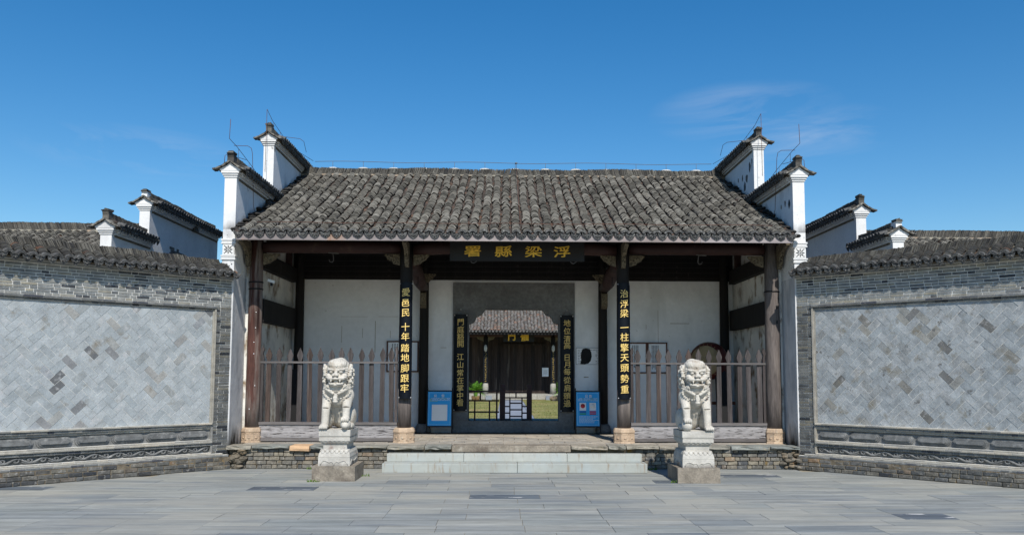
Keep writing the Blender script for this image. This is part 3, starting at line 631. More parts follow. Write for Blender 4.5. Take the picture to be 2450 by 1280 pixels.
    MB().box(*X(.05, S), .2, .38, 3.355, 3.385, .5).build('ridge_bed', m_cream, cp)
    return root
splay_wall(-1, .985, 'left splayed grey brick wall with herringbone panel and brown-spotted tiles, paler even bricks')
splay_wall(1, 1.012, 'right splayed grey brick wall with herringbone panel, mottled and more stained bricks')

# ================================================================== GATE HALL
GY = 14.7
gate = thing('gate_hall', 'timber fronted gate hall with grey tiled roof between two stepped white gable walls', 'building', (0, GY, 0))
G0 = (0, -GY, 0)
def gp(name, mb, m, parent=gate, **kw): return mb.build(name, m, parent, loc=G0 if parent is gate else None, **kw)

def wall_cap(parent, xc, Y0, Y1, zb, vis, seed, white=None, fin='grey'):
    """little two-pitch tiled coping along Y over a gable step; vis = +1/-1 side whose tiles are built one by one"""
    white = white or m_hallw; rd = random.Random(seed)
    b = MB()
    for k, (e, za, zb_) in enumerate(((.016, 0, .03), (.034, .034, .062), (.052, .066, .10))):
        b.box(xc-.0975-e, xc+.0975+e, Y0-e, Y0+.10, zb+za, zb+zb_)
    b.prism([(xc-.165, zb+.105), (xc+.165, zb+.105), (xc+.175, zb+.13), (xc+.13, zb+.155), (xc+.06, zb+.19), (xc, zb+.245), (xc-.06, zb+.19), (xc-.13, zb+.155), (xc-.175, zb+.13)], 1, Y0-.055, Y0+.06)
    b.build('pediment', white, parent)
    b = MB(); b.box(xc-.115, xc+.115, Y0+.1, Y1, zb-.035, zb+.0, .2, 1); b.box(xc-.125, xc+.125, Y0+.1, Y1, zb+.0, zb+.03, .2)
    y = Y0+.12
    while y < Y1-.06: b.box(xc-.165, xc+.165, y, y+.055, zb+.035, zb+.066, rd.random()); y += .085
    b.box(xc-.15, xc+.15, Y0+.1, Y1, zb+.03, zb+.034); b.box(xc-.175, xc+.175, Y0+.08, Y1, zb+.068, zb+.10, .6)
    b.build('cornice', [m_hallw, m_mortar_d], parent)
    cp = MB().prism([(xc-.2, zb+.105), (xc+.2, zb+.105), (xc, zb+.235)], 1, Y0+.0, Y1, .5).build('coping', m_mortar_d, parent)
    sp = .125; n = int((Y1-Y0-.0)/sp); sl_ = math.atan2(.13, .25); tv, tf, tmi = arc_tile(sp*.86, .036, .12, .012, 5)
    dv = drip_mesh(sp*.9); ev = eave_mesh(sp*.9); A = [[] for _ in range(7)]
    for side in (-1, 1):
        for c in range(n+1):
            yy = Y0+.03+c*sp; rz = PI/2 if side > 0 else -PI/2
            if side == vis: ob('drip_tile', dv[c % 3], parent, (xc+side*.275, yy+rd.uniform(-.006, .006), zb+.118), (0, rd.uniform(-.1, .1), rz+rd.uniform(-.08, .08)))
            if c < n:
                y2 = yy+sp/2
                if side == vis: ob('eave_tile', ev, parent, (xc+side*.285, y2, zb+.142+rd.uniform(-.004, .008)), (sl_-.2, rd.uniform(-.1, .1), rz+rd.uniform(-.1, .1)))
                for r_ in range(5):
                    for a, q_ in zip(A, (xc+side*(.255-r_*.048), y2+rd.uniform(-.006, .006), zb+.152+r_*.0245+rd.uniform(-.003, .006), sl_-.2, rz+rd.uniform(-.08, .08), rd.uniform(-.08, .08), rd.random())): a.append(q_)
    A = [np.array(a) for a in A]
    # pitch must act before the yaw: bake yaw outside
    v = tv; X, Y, Z, P, YW, RL, RN = A; nn = len(X)
    vv = np.repeat(v[None], nn, 0).astype(float); x, y, z = vv[..., 0].copy(), vv[..., 1].copy(), vv[..., 2].copy()
    x, z = x*np.cos(RL)[:, None]+z*np.sin(RL)[:, None], -x*np.sin(RL)[:, None]+z*np.cos(RL)[:, None]
    y, z = y*np.cos(P)[:, None]-z*np.sin(P)[:, None], y*np.sin(P)[:, None]+z*np.cos(P)[:, None]
    x, y = x*np.cos(YW)[:, None]-y*np.sin(YW)[:, None], x*np.sin(YW)[:, None]+y*np.cos(YW)[:, None]
    V = np.stack([x+X[:, None], y+Y[:, None], z+Z[:, None]], -1).reshape(-1, 3); F = (tf[None]+(np.arange(nn)*len(tv))[:, None, None]).reshape(-1, 4)
    ob('coping_tile_rows', numpy_mesh('coping_tile_rows', V, F, np.repeat(RN, len(tf)), [m_tile, m_tedge], np.tile(tmi, nn)), parent, kind='stuff')
    ridge_run(parent, (xc, Y0+.16, zb+.24), (xc, Y1, zb+.235), h=.13, dep=.13, step=.021, lean=-.35, seed=seed)
    # barge tiles down both sides of the front pediment
    for side in (-1, 1):
        pts = [(xc+side*t_*.275, Y0-.075, zb+.268-.20*t_+.055*t_*t_*t_+.02*math.sin(t_*9+seed)*0) for t_ in [i/7 for i in range(8)]]
        for i in range(7):
            a, c = Vector(pts[i]), Vector(pts[i+1]); d = c-a
            bb = MB().box(0, d.length*1.25, -.03, .14, -.012, .014, rd.random(), jit=.004)
            bb.build('barge_tile', m_tedge if i < 6 else m_drip, parent, loc=a, rot=(rd.uniform(-.05, .05), -math.atan2(d.z, d.x)+rd.uniform(-.08, .08) if side > 0 else -math.atan2(d.z, d.x), rd.uniform(-.05, .05)))
    # finial
    b = MB(); mm = [m_ridge, m_hallw, m_tile]
    hgt = .30 if fin == 'grey' else .26
    b.prism([(Y0-.05, zb+.25), (Y0+.16, zb+.25), (Y0+.17, zb+.37), (Y0+.02, zb+hgt+.10), (Y0-.07, zb+hgt+.10), (Y0-.045, zb+.33)], 0, xc-.054, xc+.054, .3, 1 if fin == 'white' else 0)
    for k in range(4): b.box(xc-.060+.010*k, xc+.060-.010*k, Y0-.085+.018*k, Y0+.10+.03*k, zb+hgt+.095+.014*k, zb+hgt+.110+.014*k, rd.random(), 0, jit=.008)
    b.build('finial', mm, parent)

def gable_wall(sx):
    xi, xo = sx*4.738, sx*4.940; xc = (xi+xo)/2; xa, xb = sorted((xi, xo)); YF, Y2 = 14.03, 16.21
    zt1, zt2 = 4.868, 6.026
    g = MB().prism([(YF, 3.98), (14.9, 3.98), (14.9, 3.70), (23.2, 3.7), (23.2, 4.8), (21.6, 4.8), (21.6, zt2+.04), (Y2, zt2+.04), (Y2, zt1+.04), (YF, zt1+.04)], 0, xa, xb, 0.3)
    gw = gp('gable_wall', g, m_gable)
    lw = MB(); lw.box(xa, xb, YF+.004, 14.9, 0, 3.22, .3); lw.box(xa, xb, 14.9, 23.2, 0, 3.70, .3)
    lw.build('lower_wall', m_gableface, gw)
    MB().box(xa, xb, YF, 14.9, 3.22, 3.98, .3).build('pillar_end', m_pillar, gw)
    # the eaves corbel: mouldings and carved panels on the front end
    for za, zc, e in ((3.789, 3.815, .023), (3.757, 3.783, .012), (3.731, 3.752, .021), (3.519, 3.540, .023), (3.493, 3.514, .012), (3.462, 3.488, .021), (3.272, 3.287, .008)):
        MB().box(xa-e, xb+e, YF-e, YF+.15, za, zc).build('moulding', m_hallw, gw)
    cp = MB().box(xa+.012, xb-.012, YF-.012, YF+.03, 3.546, 3.725, .2).build('carved_panel', m_hallw, gw)
    b = MB()
    for k in range(8):
        an = k*PI/4; T = Matrix.Rotation(-an, 4, 'Y'); b.ell((xc+.047*math.cos(an), YF-.016, 3.635+.047*math.sin(an)), (.027, .006, .011), 8, 5, T=T)
    for dx, dz in ((-.062, -.062), (.062, -.062), (-.062, .062), (.062, .062)): b.ell((xc+dx, YF-.016, 3.635+dz), (.012, .006, .008), 6, 4)
    b.ell((xc, YF-.017, 3.635), (.012, .008, .012), 8, 5); b.build('carved_flower', m_carve, cp)
    b = MB()
    for k in range(4): b.ell((xc-.06+.04*k, YF-.004, 3.36+.03*(k % 2)), (.013, .008, .010), 7, 4)
    b.build('carved_flower', m_carve, gw)
    wall_cap(gw, xc, YF, 16.31, zt1, -sx, 20+sx); wall_cap(gw, xc, Y2, 19.5, zt2, -sx, 30+sx)
    # mortar and broken tiles where the roof meets the wall
    b = MB()
    for i in range(90):
        t_ = i/89; Yp = 13.85+t_*4.55; z = 3.90+t_*4.55*.437
        b.ell((xi-sx*random.uniform(-.01, .15), Yp, z+random.uniform(-.02, .07)), (.07, .09, .035), 6, 4, r=random.random(), T=Matrix.Rotation(random.uniform(-.5, .5), 4, 'Z'), sm=False)
    b.build('flashing_rubble', m_tile, gw)
    return gw
gw = {-1: gable_wall(-1), 1: gable_wall(1)}
# missing plaster patches on the right gable: exposed brick
b = MB()
for (yy, zz, a, c) in ((16.49, 5.74, .05, .11), (16.70, 5.55, .07, .09), (16.85, 5.41, .06, .1), (17.0, 5.63, .03, .06), (17.31, 5.66, .03, .05), (16.85, 5.24, .03, .06), (14.21, 4.52, .05, .08), (14.42, 4.57, .03, .06), (14.63, 4.54, .02, .05), (16.33, 5.82, .02, .06)):
    P = [(yy+a*math.cos(t_*PI/5)*random.uniform(.7, 1.2), zz+c*math.sin(t_*PI/5)*random.uniform(.7, 1.2)) for t_ in range(10)]
    b.prism(P, 0, 4.732, 4.76, random.random())
b.build('exposed_brick', m_brick_foot, gw[1])

# roof
EY, EZ, RY, RZ = 13.66, 3.845, 18.5, 5.96
rf = gp('roof', MB().prism([(13.70, 3.80), (18.5, 5.90), (23.0, 4.15), (23.0, 4.05), (18.5, 5.82), (13.70, 3.755)], 0, -4.60, 4.60, .2).prism([(14.06, 3.93), (18.5, 5.88), (23.0, 4.13), (23.0, 4.06), (18.5, 5.83), (14.06, 3.91)], 0, -4.737, 4.737, .2), m_wood_dk)
roof_field(rf, -4.565, 4.565, EY, EZ, RY-.05, RZ, sag=.10, part_rows=(0, 1, 2, 3, 4), seed=11)
fb = MB()
for k in range(6): fb.box(-4.585+k*1.5283, -4.585+(k+1)*1.5283-.004, 13.648, 13.68, 3.742, 3.862, random.random())
fb.build('fascia', m_fascia, rf)
bk = MB().prism([(18.5, 6.0), (23.1, 4.2), (23.1, 4.15), (18.5, 5.9)], 0, -4.73, 4.73, .5).build('rear_slope', m_tile, rf)
ridge_run(rf, (-4.72, 18.45, 5.985), (0, 18.45, 5.985), h=.155, dep=.15, step=.0215, lean=.32, seed=8, name='ridge_tile_row', curve=.0, bump_=.012)
ridge_run(rf, (4.72, 18.45, 5.985), (0, 18.45, 5.985), h=.155, dep=.15, step=.0215, lean=.30, seed=9, name='ridge_tile_row', curve=.0, bump_=.012)
for k in range(44):
    ob('ridge_base_brick', brick_mesh(.2, .2, .035, m_cream, 'ridge_base_brick', .003, .002), rf, (-4.45+k*.207, 18.34, 5.965+.008*math.sin(k*.5)), (0, 0, random.uniform(-.02, .02)))
MB().box(-4.73, 4.73, 18.37, 18.53, 5.88, 5.99).build('ridge_bed', m_mortar_d, rf)
for k in range(13):
    x = -4.05+k*.68; b = MB(); b.ell((x, 18.45, 6.135), (.12, .05, .026), 9, 5, sm=False); b.build('lime_dab', m_lime, rf)
# rafters under the eave and purlins
b = MB()
for k in range(36):
    x = -4.5+k*.257; b.prism([(13.72, 3.77), (14.9, 4.24), (17.2, 5.22), (17.2, 5.14), (14.9, 4.17), (13.72, 3.745)], 0, x, x+.06)
gp('rafter_row', b, m_wood_dk, kind='stuff')
for yy, zz in ((15.6, 4.34), (16.5, 4.74), (17.3, 5.08)):
    gp('purlin', MB().tube([(-4.57, yy, zz), (4.57, yy, zz)], .075, 12), m_wood_dk)

# columns
def octo(x, y, z0, z1, r0, m=m_sand):
    b = MB(); o8 = PI/8; c = 1/math.cos(o8)
    b.lathe([(r0*1.02*c, z0), (r0*c, z0+.02), (r0*.97*c, z0+.03), (r0*.97*c, z0+(z1-z0)*.66), (r0*1.02*c, z0+(z1-z0)*.70), (r0*1.02*c, z0+(z1-z0)*.77), (r0*.95*c, z0+(z1-z0)*.93), (r0*.84*c, z1)], (x, y), 8, sm=False, off=o8)
    for k in range(8):
        an = k*PI/4; T = Matrix.Translation((x, y, 0)) @ Matrix.Rotation(an, 4, 'Z')
        b.box(r0*.965, r0*.985, -r0*.36, r0*.36, z0+.035, z0+.055, T=T); b.box(r0*.965, r0*.985, -r0*.36, r0*.36, z0+(z1-z0)*.58, z0+(z1-z0)*.64, T=T)
        for sg in (-1, 1): b.box(r0*.965, r0*.985, sg*r0*.36-.008, sg*r0*.36+.008, z0+.035, z0+(z1-z0)*.64, T=T)
        b.ell(T @ Vector((r0*.97, 0, z0+(z1-z0)*.33)), (.012, .03, .02), 7, 4, T=T.to_3x3().to_4x4())
        b.ell(T @ Vector((r0*.93, 0, z0+(z1-z0)*.84)), (.012, .035, .014), 7, 4, T=T.to_3x3().to_4x4())
    return b
for i, x in enumerate((-4.56, -1.925, 1.905, 4.555)):
    mm = (m_col_w, m_wood_dk, m_wood_dk, m_col_g)[i]; rr = (.122, .118, .118, .132)[i]
    b = MB(); pr = [(rr*1.0, .62), (rr*1.0, 1.1), (rr*.985, 2.2), (rr*.93, 3.3), (rr*.86, 3.98)]
    b.lathe(pr, (x, 14.7), 20)
    if i in (1, 2): 
        c = gp('column', b, m_wood_dk); MB().lathe([(rr*1.006, .615), (rr*1.006, 1.30)], (x, 14.7), 20).build('weathered_foot', m_col_g, c)
    else: c = gp('column', b, mm)
    octo(x, 14.7, .378, .635, .158 if i in (0, 3) else .178).build('column_base', m_sand, c)
    if i in (0, 3):
        for zz in (3.02, 3.14) if i == 0 else (3.02,): MB().lathe([(rr*.97+.004, zz), (rr*.97+.008, zz+.012), (rr*.97+.004, zz+.024)], (x, 14.7), 20).build('iron_band', m_blackf, c)
        b = MB()
        if i == 0:
            for zz in (2.62, 2.35, 1.9, 1.35, 2.1, .95): b.ell((x+random.uniform(-.02, .07), 14.7-rr*.98, zz), (.009, .006, .009), 7, 4)
            b.build('bolt_head', m_steel, c)
        else:
            for zz in (2.72, 2.46): b.box(x+.03, x+.055, 14.7-rr*1.02, 14.7-rr*.8, zz, zz+.06)
            b.build('mortise', m_blackf, c)
for i, x in enumerate((-4.39, -1.84, 1.83, 4.345)):
    b = MB().lathe([(.098, .42), (.095, 2.0), (.088, 3.5), (.085, 4.6)], (x, 17.15), 16); c = gp('column', b, m_wood_dk)
    MB().lathe([(.16, .38), (.165, .44), (.14, .52), (.11, .56)], (x, 17.15), 14).build('column_base', m_granite, c)
# crescent beams of the three front bays
def beam(x0, x1, z, arch, r0, m=m_wood_red, yy=14.7):
    n = 14; pts = [(x0+(x1-x0)*i/n, yy, z+arch*math.sin(PI*i/n)) for i in range(n+1)]
    return MB().tube(pts, [r0*(.86+.14*math.sin(PI*i/n)) for i in range(n+1)], 14, flat=(.85, 1))
gp('beam', beam(-4.44, -2.03, 3.775, .012, .112), m_wood_red); gp('beam', beam(2.01, 4.42, 3.78, .012, .112), m_wood_red)
gp('beam', beam(-1.81, 1.79, 3.75, .075, .125), m_wood_red)
gp('eave_purlin', MB().tube([(-4.56, 14.7, 4.07), (4.56, 14.7, 4.07)], .085, 12), m_wood_dk)
gp('net_panel', MB().box(-4.4, 4.4, 14.69, 14.695, 3.86, 4.0), m_wood_dk)
# diamond bird netting between beam and purlin (left bay)
b = MB(); x = -3.9
for i in range(50):
    xx = -3.6+i*.031
    b.tube([(xx, 14.60, 3.88), (xx+.085, 14.60, 3.985)], .0015, 3); b.tube([(xx+.085, 14.60, 3.88), (xx, 14.60, 3.985)], .0015, 3)
gp('bird_net', b, m_net)
for x in (-4.5, 4.5):
    for z0, z1, e in ((3.42, 3.70, 0), (2.47, 2.875, 0)):
        gp('side_beam', MB().box(x-.06, x+.06, 14.8, 17.1, z0, z1), m_wood_dk)
    gp('side_post', MB().box(x-.05, x+.05, 16.6, 16.72, 3.7, 4.7), m_wood_red)
    for k in (0, 1): MB().box(x-.065 if x > 0 else x+.03, x-.03 if x > 0 else x+.065, 14.62, 14.645, 2.56+k*.13, 2.58+k*.13)
for sx in (-1, 1):  # stained plaster panels between the side beams
    xa, xb = sorted((sx*4.736, sx*4.565))
    gp('side_panel', MB().box(xa, xb, 14.72, 17.3, .36, 4.3), m_sidewall)
# carved brackets
def bracket(x, side, y=14.7, L_=.27, z=3.665, m=m_carvew):
    P = [(0, 0), (L_, 0), (L_, -.03), (L_*.86, -.065), (L_*.80, -.10), (L_*.60, -.125), (L_*.45, -.165), (0, -.20)]
    b = MB().prism([(x+side*p, z+q_) for p, q_ in P], 1, y-.03, y+.03)
    for k in range(5): b.ell((x+side*(.04+.045*k), y-.03, z-.07+.012*k), (.022, .012, .022), 8, 5)
    return b
for x, sd in ((-4.44, 1), (-2.04, -1), (-1.80, 1), (1.78, -1), (2.02, 1), (4.41, -1)):
    gp('bracket', bracket(x, sd), m_carvew)
for x, sgn in ((-4.66, -.6), (-1.90, 0), (1.895, 0), (4.655, .6)):
    y0_ = 14.6; P = [(y0_, 3.42), (y0_-.06, 3.43), (y0_-.13, 3.50), (y0_-.15, 3.60), (y0_-.25, 3.70), (y0_-.52, 3.78), (y0_-.52, 3.84), (y0_, 3.84)]
    b = MB().prism(P, 0, x-.035, x+.035)
    for k in range(7): b.ell((x, y0_-.07-.012*k, 3.44+.045*k), (.034, .02, .02), 8, 5)
    for k in range(3): b.ell((x, y0_-.16, 3.58+.05*k), (.03, .03, .018), 8, 5)
    gp('eave_strut', b, m_carvew)
for sx in (-1, 1):
    pts = [(sx*1.90, 14.85, 3.56), (sx*1.89, 15.3, 3.58), (sx*1.87, 15.8, 3.50), (sx*1.86, 16.4, 3.36), (sx*1.85, 17.05, 3.32)]
    gp('tie_beam', MB().tube(pts, [.09, .12, .125, .12, .10], 14), m_wood_red)
    gp('corbel', bracket(sx*1.80, -sx, 16.6, .22, 3.55), m_carvew)
    gp('corbel', MB().prism([(17.05, 3.24), (16.93, 3.2), (16.95, 2.95), (17.05, 2.9)], 0, sx*1.85-.06, sx*1.85+.06), m_carvew)
    gp('tie_beam', MB().box(sx*1.92-.05, sx*1.92+.05, 14.8, 17.2, 3.72, 3.98), m_wood_dk)
# door wall
dw = MB()
for xa, xb in ((-4.565, -1.262), (1.262, 4.565)): dw.box(xa, xb, 17.30, 17.55, .34, 3.505, .3)
dw.box(-1.262, 1.262, 17.30, 17.55, 3.455, 3.505, .3)
dwp = gp('door_wall', dw, m_inwall)
b = MB()
for (x_, z0_, z1_, w_) in ((-3.55, 2.2, 2.55, .004), (-3.12, 2.3, 2.5, .004), (-2.86, 2.0, 2.65, .006), (-2.55, 2.3, 2.45, .004), (3.0, 2.1, 2.9, .004), (2.75, 2.5, 2.6, .004), (3.45, 2.62, 2.63, .2), (-3.3, 2.735, 2.74, .28), (-2.6, 2.74, 2.745, .2), (-1.45, 2.1, 2.11, .06), (1.5, 1.5, 1.52, .05)):
    b.box(x_-w_, x_+w_, 17.2985, 17.31, z0_, z1_)
b.build('putty_line', mat('putty', (.30, .26, .20), na=.4, ns=20), dwp)
b = MB(); x = -4.56
while x < 4.5:
    wv = random.uniform(.16, .24); b.box(x, min(x+wv, 4.56)-.003, 17.26+random.uniform(-.003, .003), 17.5, 3.507, 5.18, random.random()); x += wv
gp('upper_boarding', b, m_wood_dk)
b = MB()
for k in range(7): b.box(-4.55, 4.55, 17.225, 17.26, 3.56+k*.11, 3.60+k*.11+random.uniform(-.01, .01))
gp('upper_batten_row', b, m_wood_dk)
fr = gp('door_frame', MB().box(-1.262, 1.262, 17.265, 17.56, 2.905, 3.453, .2), m_granite)
for sx in (-1, 1):
    a, c = sorted((sx*.93, sx*1.262)); MB().box(a, c, 17.268, 17.56, .375, 2.902, .6).build('jamb', m_granite, fr)
    P = [(.93, 2.905), (.93, 2.60), (.90, 2.60), (.86, 2.615), (.82, 2.65), (.795, 2.70), (.785, 2.735), (.765, 2.745), (.765, 2.765), (.72, 2.775), (.67, 2.80), (.635, 2.84), (.62, 2.875), (.60, 2.88), (.59, 2.905)]
    MB().prism([(sx*p, q_) for p, q_ in P], 1, 17.285, 17.50, .3).build('scalloped_corner', m_granite, fr)
MB().box(-.93, .93, 17.272, 17.5, .375, .612, .4).build('threshold', m_granite, fr)
# rear floor and open back
MB().box(-4.55, 4.55, 17.56, 23.0, .0, .37, .3).build('rear_floor', m_floor, gate, loc=G0)
for x in (-4.4, 4.4): gp('column', MB().lathe([(.11, .37), (.10, 4.2)], (x, 22.3), 12), m_wood_dk)

# plaque and couplet boards (hung on the hall)
pl = thing('name_plaque', 'large black plaque with four gold characters hung under the eave', 'plaque', (.02, 14.30, 3.662))
MB().box(-1.155, 1.165, 0, .03, -.158, .175, 0).build('board', m_plaque, pl, rot=(-.06, 0, 0))
b = MB(); b.box(-1.175, 1.185, -.012, .02, .165, .185); b.build('moulding', m_plaque, pl)
for ch, x in zip('署縣梁浮', (-.765, -.235, .285, .775)):
    glyph(ch, .205, m_gold_in, pl, (x, -.006, .008), (PI/2-.06, 0, 0), sx=1.5, bold=.014)
for x in (-.74, .98):
    pts = [(x-.06, .01, -.15), (x-.04, -.01, -.19), (x, -.015, -.2), (x+.04, -.01, -.17), (x+.05, 0, -.15)]
    MB().tube(pts, .006, 6).build('hook', m_wire, pl)
def couplet(x, y, z0, z1, hw, chars, size, label, rad, gaps, sx=1., cord=False):
    t = thing('couplet_board', label, 'couplet board', (x, y, z0), group='black couplet boards with gold characters')
    H = z1-z0; n = 10; P = []
    aa = math.asin(hw/rad)
    out = [(rad*math.sin(-aa+2*aa*i/n), -rad*math.cos(-aa+2*aa*i/n)+rad*math.cos(aa)) for i in range(n+1)]
    inn = [(p*.97, q_+.014) for p, q_ in out]
    MB().prism(out+inn[::-1], 2, 0, H, 0).build('board', m_navy, t)
    yf = -rad+rad*math.cos(aa)
    for ch, zz in zip(chars, gaps): glyph(ch, size, m_gold, t, (0, yf-.006, H-zz), sx=sx, bold=.006)
    for zz in (.02, H-.02):
        for sg in (-1, 1): MB().ell((sg*hw*.9, -.006, zz), (.012, .01, .012), 7, 4).build('bolt', m_steel, t)
    if cord:
        pts = [(-hw*.6, -.02, H), (-hw*.35, -.01, H+.06), (0, 0, H+.09), (hw*.35, -.01, H+.06), (hw*.6, -.02, H)]
        MB().tube(pts, .005, 5).build('hanging_cord', m_wire, t)
        MB().tube([(0, .02, H+.10), (0, -.03, H+.10)], .008, 6).build('nail', m_steel, t)
def zs(px_list, top, bot, ptop, pbot):
    """vertical centres read off the photograph, as distances below the top of the board (px linear along the board)"""
    return [(p-ptop)/(pbot-ptop)*(top-bot) for p in px_list]
couplet(-1.905, 14.565, 1.135, 3.150, .108, '愛邑民十年踏地脚跟牢', .152, 'curved black couplet board on the column left of the steps', .125, zs([702, 727, 751, 785, 808, 835, 858, 883, 907, 930], 3.150, 1.135, 678, 955))
couplet(1.898, 14.565, 1.135, 3.160, .108, '治浮梁一柱擎天頭勢重', .152, 'curved black couplet board on the column right of the steps', .125, zs([704, 728, 751, 785, 808, 833, 857, 881, 906, 931], 3.160, 1.135, 678, 955))
couplet(-1.093, 17.225, .812, 2.790, .138, '門庭豁開江山常在掌中看', .150, 'black couplet board hanging left of the stone doorway', .30, zs([771, 789, 806, 823, 854, 873, 892, 910, 928, 946, 963], 2.790, .812, 752, 983), cord=True)
couplet(1.098, 17.225, .802, 2.780, .138, '地位清高日月每從肩頭過', .150, 'black couplet board hanging right of the stone doorway', .30, zs([772, 791, 810, 826, 855, 872, 889, 909, 928, 947, 965], 2.780, .802, 753, 985), cord=True)

# hooks under the front beams
for x, lab in ((-3.22, 'iron hook hanging under the left bay beam'), (3.25, 'iron hook hanging under the right bay beam')):
    sg = 1 if x < 0 else -1
    pts = [(x-sg*.05, 14.58, 3.665), (x+sg*.02, 14.57, 3.655), (x+sg*.03, 14.57, 3.60), (x+sg*.035, 14.57, 3.53), (x+sg*.01, 14.57, 3.50), (x-sg*.03, 14.57, 3.51), (x-sg*.045, 14.57, 3.55)]
    tag(MB().tube(pts, .007, 6).tube([(x-.06, 14.58, 3.67), (x+.12, 14.58, 3.66)], .012, 6).build('hook', m_wire), lab, 'hook')
for sg, lab in ((-1, 'small black hook beside the column left of the steps'), (1, 'small black hook beside the column right of the steps')):
    x = sg*1.74; pts = [(x, 14.9, 3.30), (x, 14.9, 3.17), (x+.02*sg, 14.9, 3.14), (x+.035*sg, 14.9, 3.17)]
    tag(MB().tube(pts, .006, 6).build('hook', m_blackf), lab, 'hook')
t = thing('floodlight', 'small grey floodlight on the wall behind the leftmost front column', 'lamp', (-4.37, 14.95, 3.18))
MB().box(-.06, .06, -.03, .03, -.0, .05, T=Matrix.Rotation(.3, 4, 'Y')).build('housing', m_paper, t); MB().box(-.01, .03, -.02, .02, -.06, 0).build('mount', m_blackf, t)

# ================================================================== FENCES
def fence(x0, n, xl, xr, label, seed):
    rd = random.Random(seed)
    t = thing('picket_fence', label, 'fence', ((xl+xr)/2, 14.72, .38), group='weathered picket fences between the front columns'); cx = (xl+xr)/2
    P = [(-.039, .33), (.039, .33), (.039, 1.352), (.026, 1.376), (.024, 1.40), (.036, 1.43), (.052, 1.50), (.036, 1.55), (.0, 1.635), (-.036, 1.55), (-.052, 1.50), (-.036, 1.43), (-.024, 1.40), (-.026, 1.376), (-.039, 1.352)]
    me = [MB().prism([(p*rd.uniform(.93, 1.07), q_) for p, q_ in P], 1, -.012, .012, 0).mesh('picket', m_picket) for _ in range(4)]
    for k in range(n):
        ob('picket', me[k % 4], t, (x0+k*(2.15/12)-cx+rd.uniform(-.006, .006), 0, rd.uniform(-.012, .012)), (rd.uniform(-.01, .01), rd.uniform(-.012, .012), rd.uniform(-.12, .12)))
    w2 = (xr-xl)/2
    MB().box(-w2, w2, -.034, .034, 1.362, 1.394, .3, jit=.002).build('rail', m_rail, t)
    MB().box(-w2, w2, -.045, .03, .300, .345, .7, jit=.002).build('rail', m_rail, t)
    MB().box(-w2-.0, w2+.0, -.022, .02, .075, .298, .3).build('board', m_board, t)
    MB().box(-w2, w2, -.035, .03, .018, .073, .1, jit=.002).build('sill', m_rail, t)
    for sg in (-1, 1):
        Q = [(0, .35), (.045, .35), (.045, 1.50), (.055, 1.56), (.045, 1.62), (.02, 1.66), (-.005, 1.60), (.015, 1.52), (0, 1.45)]
        MB().prism([(sg*(w2-.05+p), q_) for p, q_ in Q], 1, -.02, .03).build('end_post', m_picket, t)
fence(-4.30, 13, -4.44, -2.05, 'weathered picket fence left of the entrance, behind the left stone lion', 1)
fence(2.165, 13, 2.03, 4.42, 'weathered picket fence right of the entrance, in front of the drum', 2)
tag(MB().tube([(4.36, 14.86, .40), (4.375, 14.86, 1.74)], .014, 8).build('white_pole', m_white), 'thin white pole standing between the right fence and the rightmost column', 'pole')
for x, lab in ((-4.22, 'black board leaning in the left corner behind the fence'), (4.05, 'black board leaning in the right corner behind the fence')):
    o = MB().prism([(-.12, 0), (.12, 0), (.12, 1.18), (.08, 1.26), (-.08, 1.26), (-.12, 1.18)], 1, 0, .03).build('leaning_board', m_blackf, loc=(x, 16.2, .39), rot=(-.10, 0, 0)); tag(o, lab, 'board')

# ================================================================== SIGNS ON THE DOOR WALL
def panel(x0, x1, z0, z1, label, frame=True, cols=8, seed=0, title=None):
    t = thing('wall_panel', label, 'notice', ((x0+x1)/2, 17.27, z0)); hw = (x1-x0)/2; H = z1-z0; rd = random.Random(seed)
    MB().box(-hw+.02, hw-.02, 0, .015, .02, H-.02).build('sheet', m_paper, t)
    e = .028; b = MB(); b.box(-hw, hw, -.015, .02, 0, e); b.box(-hw, hw, -.015, .02, H-e, H); b.box(-hw, -hw+e, -.0152, .02, e, H-e); b.box(hw-e, hw, -.0152, .02, e, H-e); b.build('frame', m_framew, t)
    b = MB()
    for c in range(cols):
        xx = hw-.19-c*((2*hw-.26)/cols); z = H-.07
        while z > .07+rd.random()*.04:
            s_ = .010; b.box(xx-s_, xx+s_, -.002, 0, z-s_, z+s_*.8); z -= .026
    b.build('print', m_ink, t)
    if title:
        for i, ch in enumerate(title): glyph(ch, .05, m_ink, t, (hw-.09, -.002, H-.09-.065*i), bold=.01, ext=.004)
    return t
panel(-2.615, -1.955, 1.60, 2.24, 'brown framed calligraphy panel left of the entrance, partly behind the column', seed=2)
panel(2.36, 2.76, 1.59, 2.23, 'brown framed notice panel right of the entrance, next to the column', cols=4, seed=3)
panel(2.765, 3.18, 1.59, 2.23, 'brown framed calligraphy panel nearest the drum', cols=5, seed=4)
t = thing('metal_plate', 'square steel plate with a black burnt patch on the wall right of the doorway', 'plate', (1.545, 17.28, 1.94))
MB().box(-.25, .25, 0, .015, -.167, .167).build('plate', m_steel, t)
b = MB(); b.box(-.255, .255, -.003, .01, -.172, -.166); b.box(-.255, .255, -.003, .01, .166, .172); b.box(-.256, -.250, -.003, .01, -.166, .166); b.box(.250, .256, -.003, .01, -.166, .166); b.build('rim', m_blackf, t)
P = [(-.17, -.160), (-.08, -.165), (.0, -.150), (.05, -.09), (.07, 0), (.06, .08), (.03, .150), (-.05, .164), (-.12, .15), (-.15, .08), (-.16, .0), (-.15, -.08)]
MB().prism(P, 1, -.002, 0).build('burnt_patch', m_char, t)
b = MB(); rd = random.Random(5)
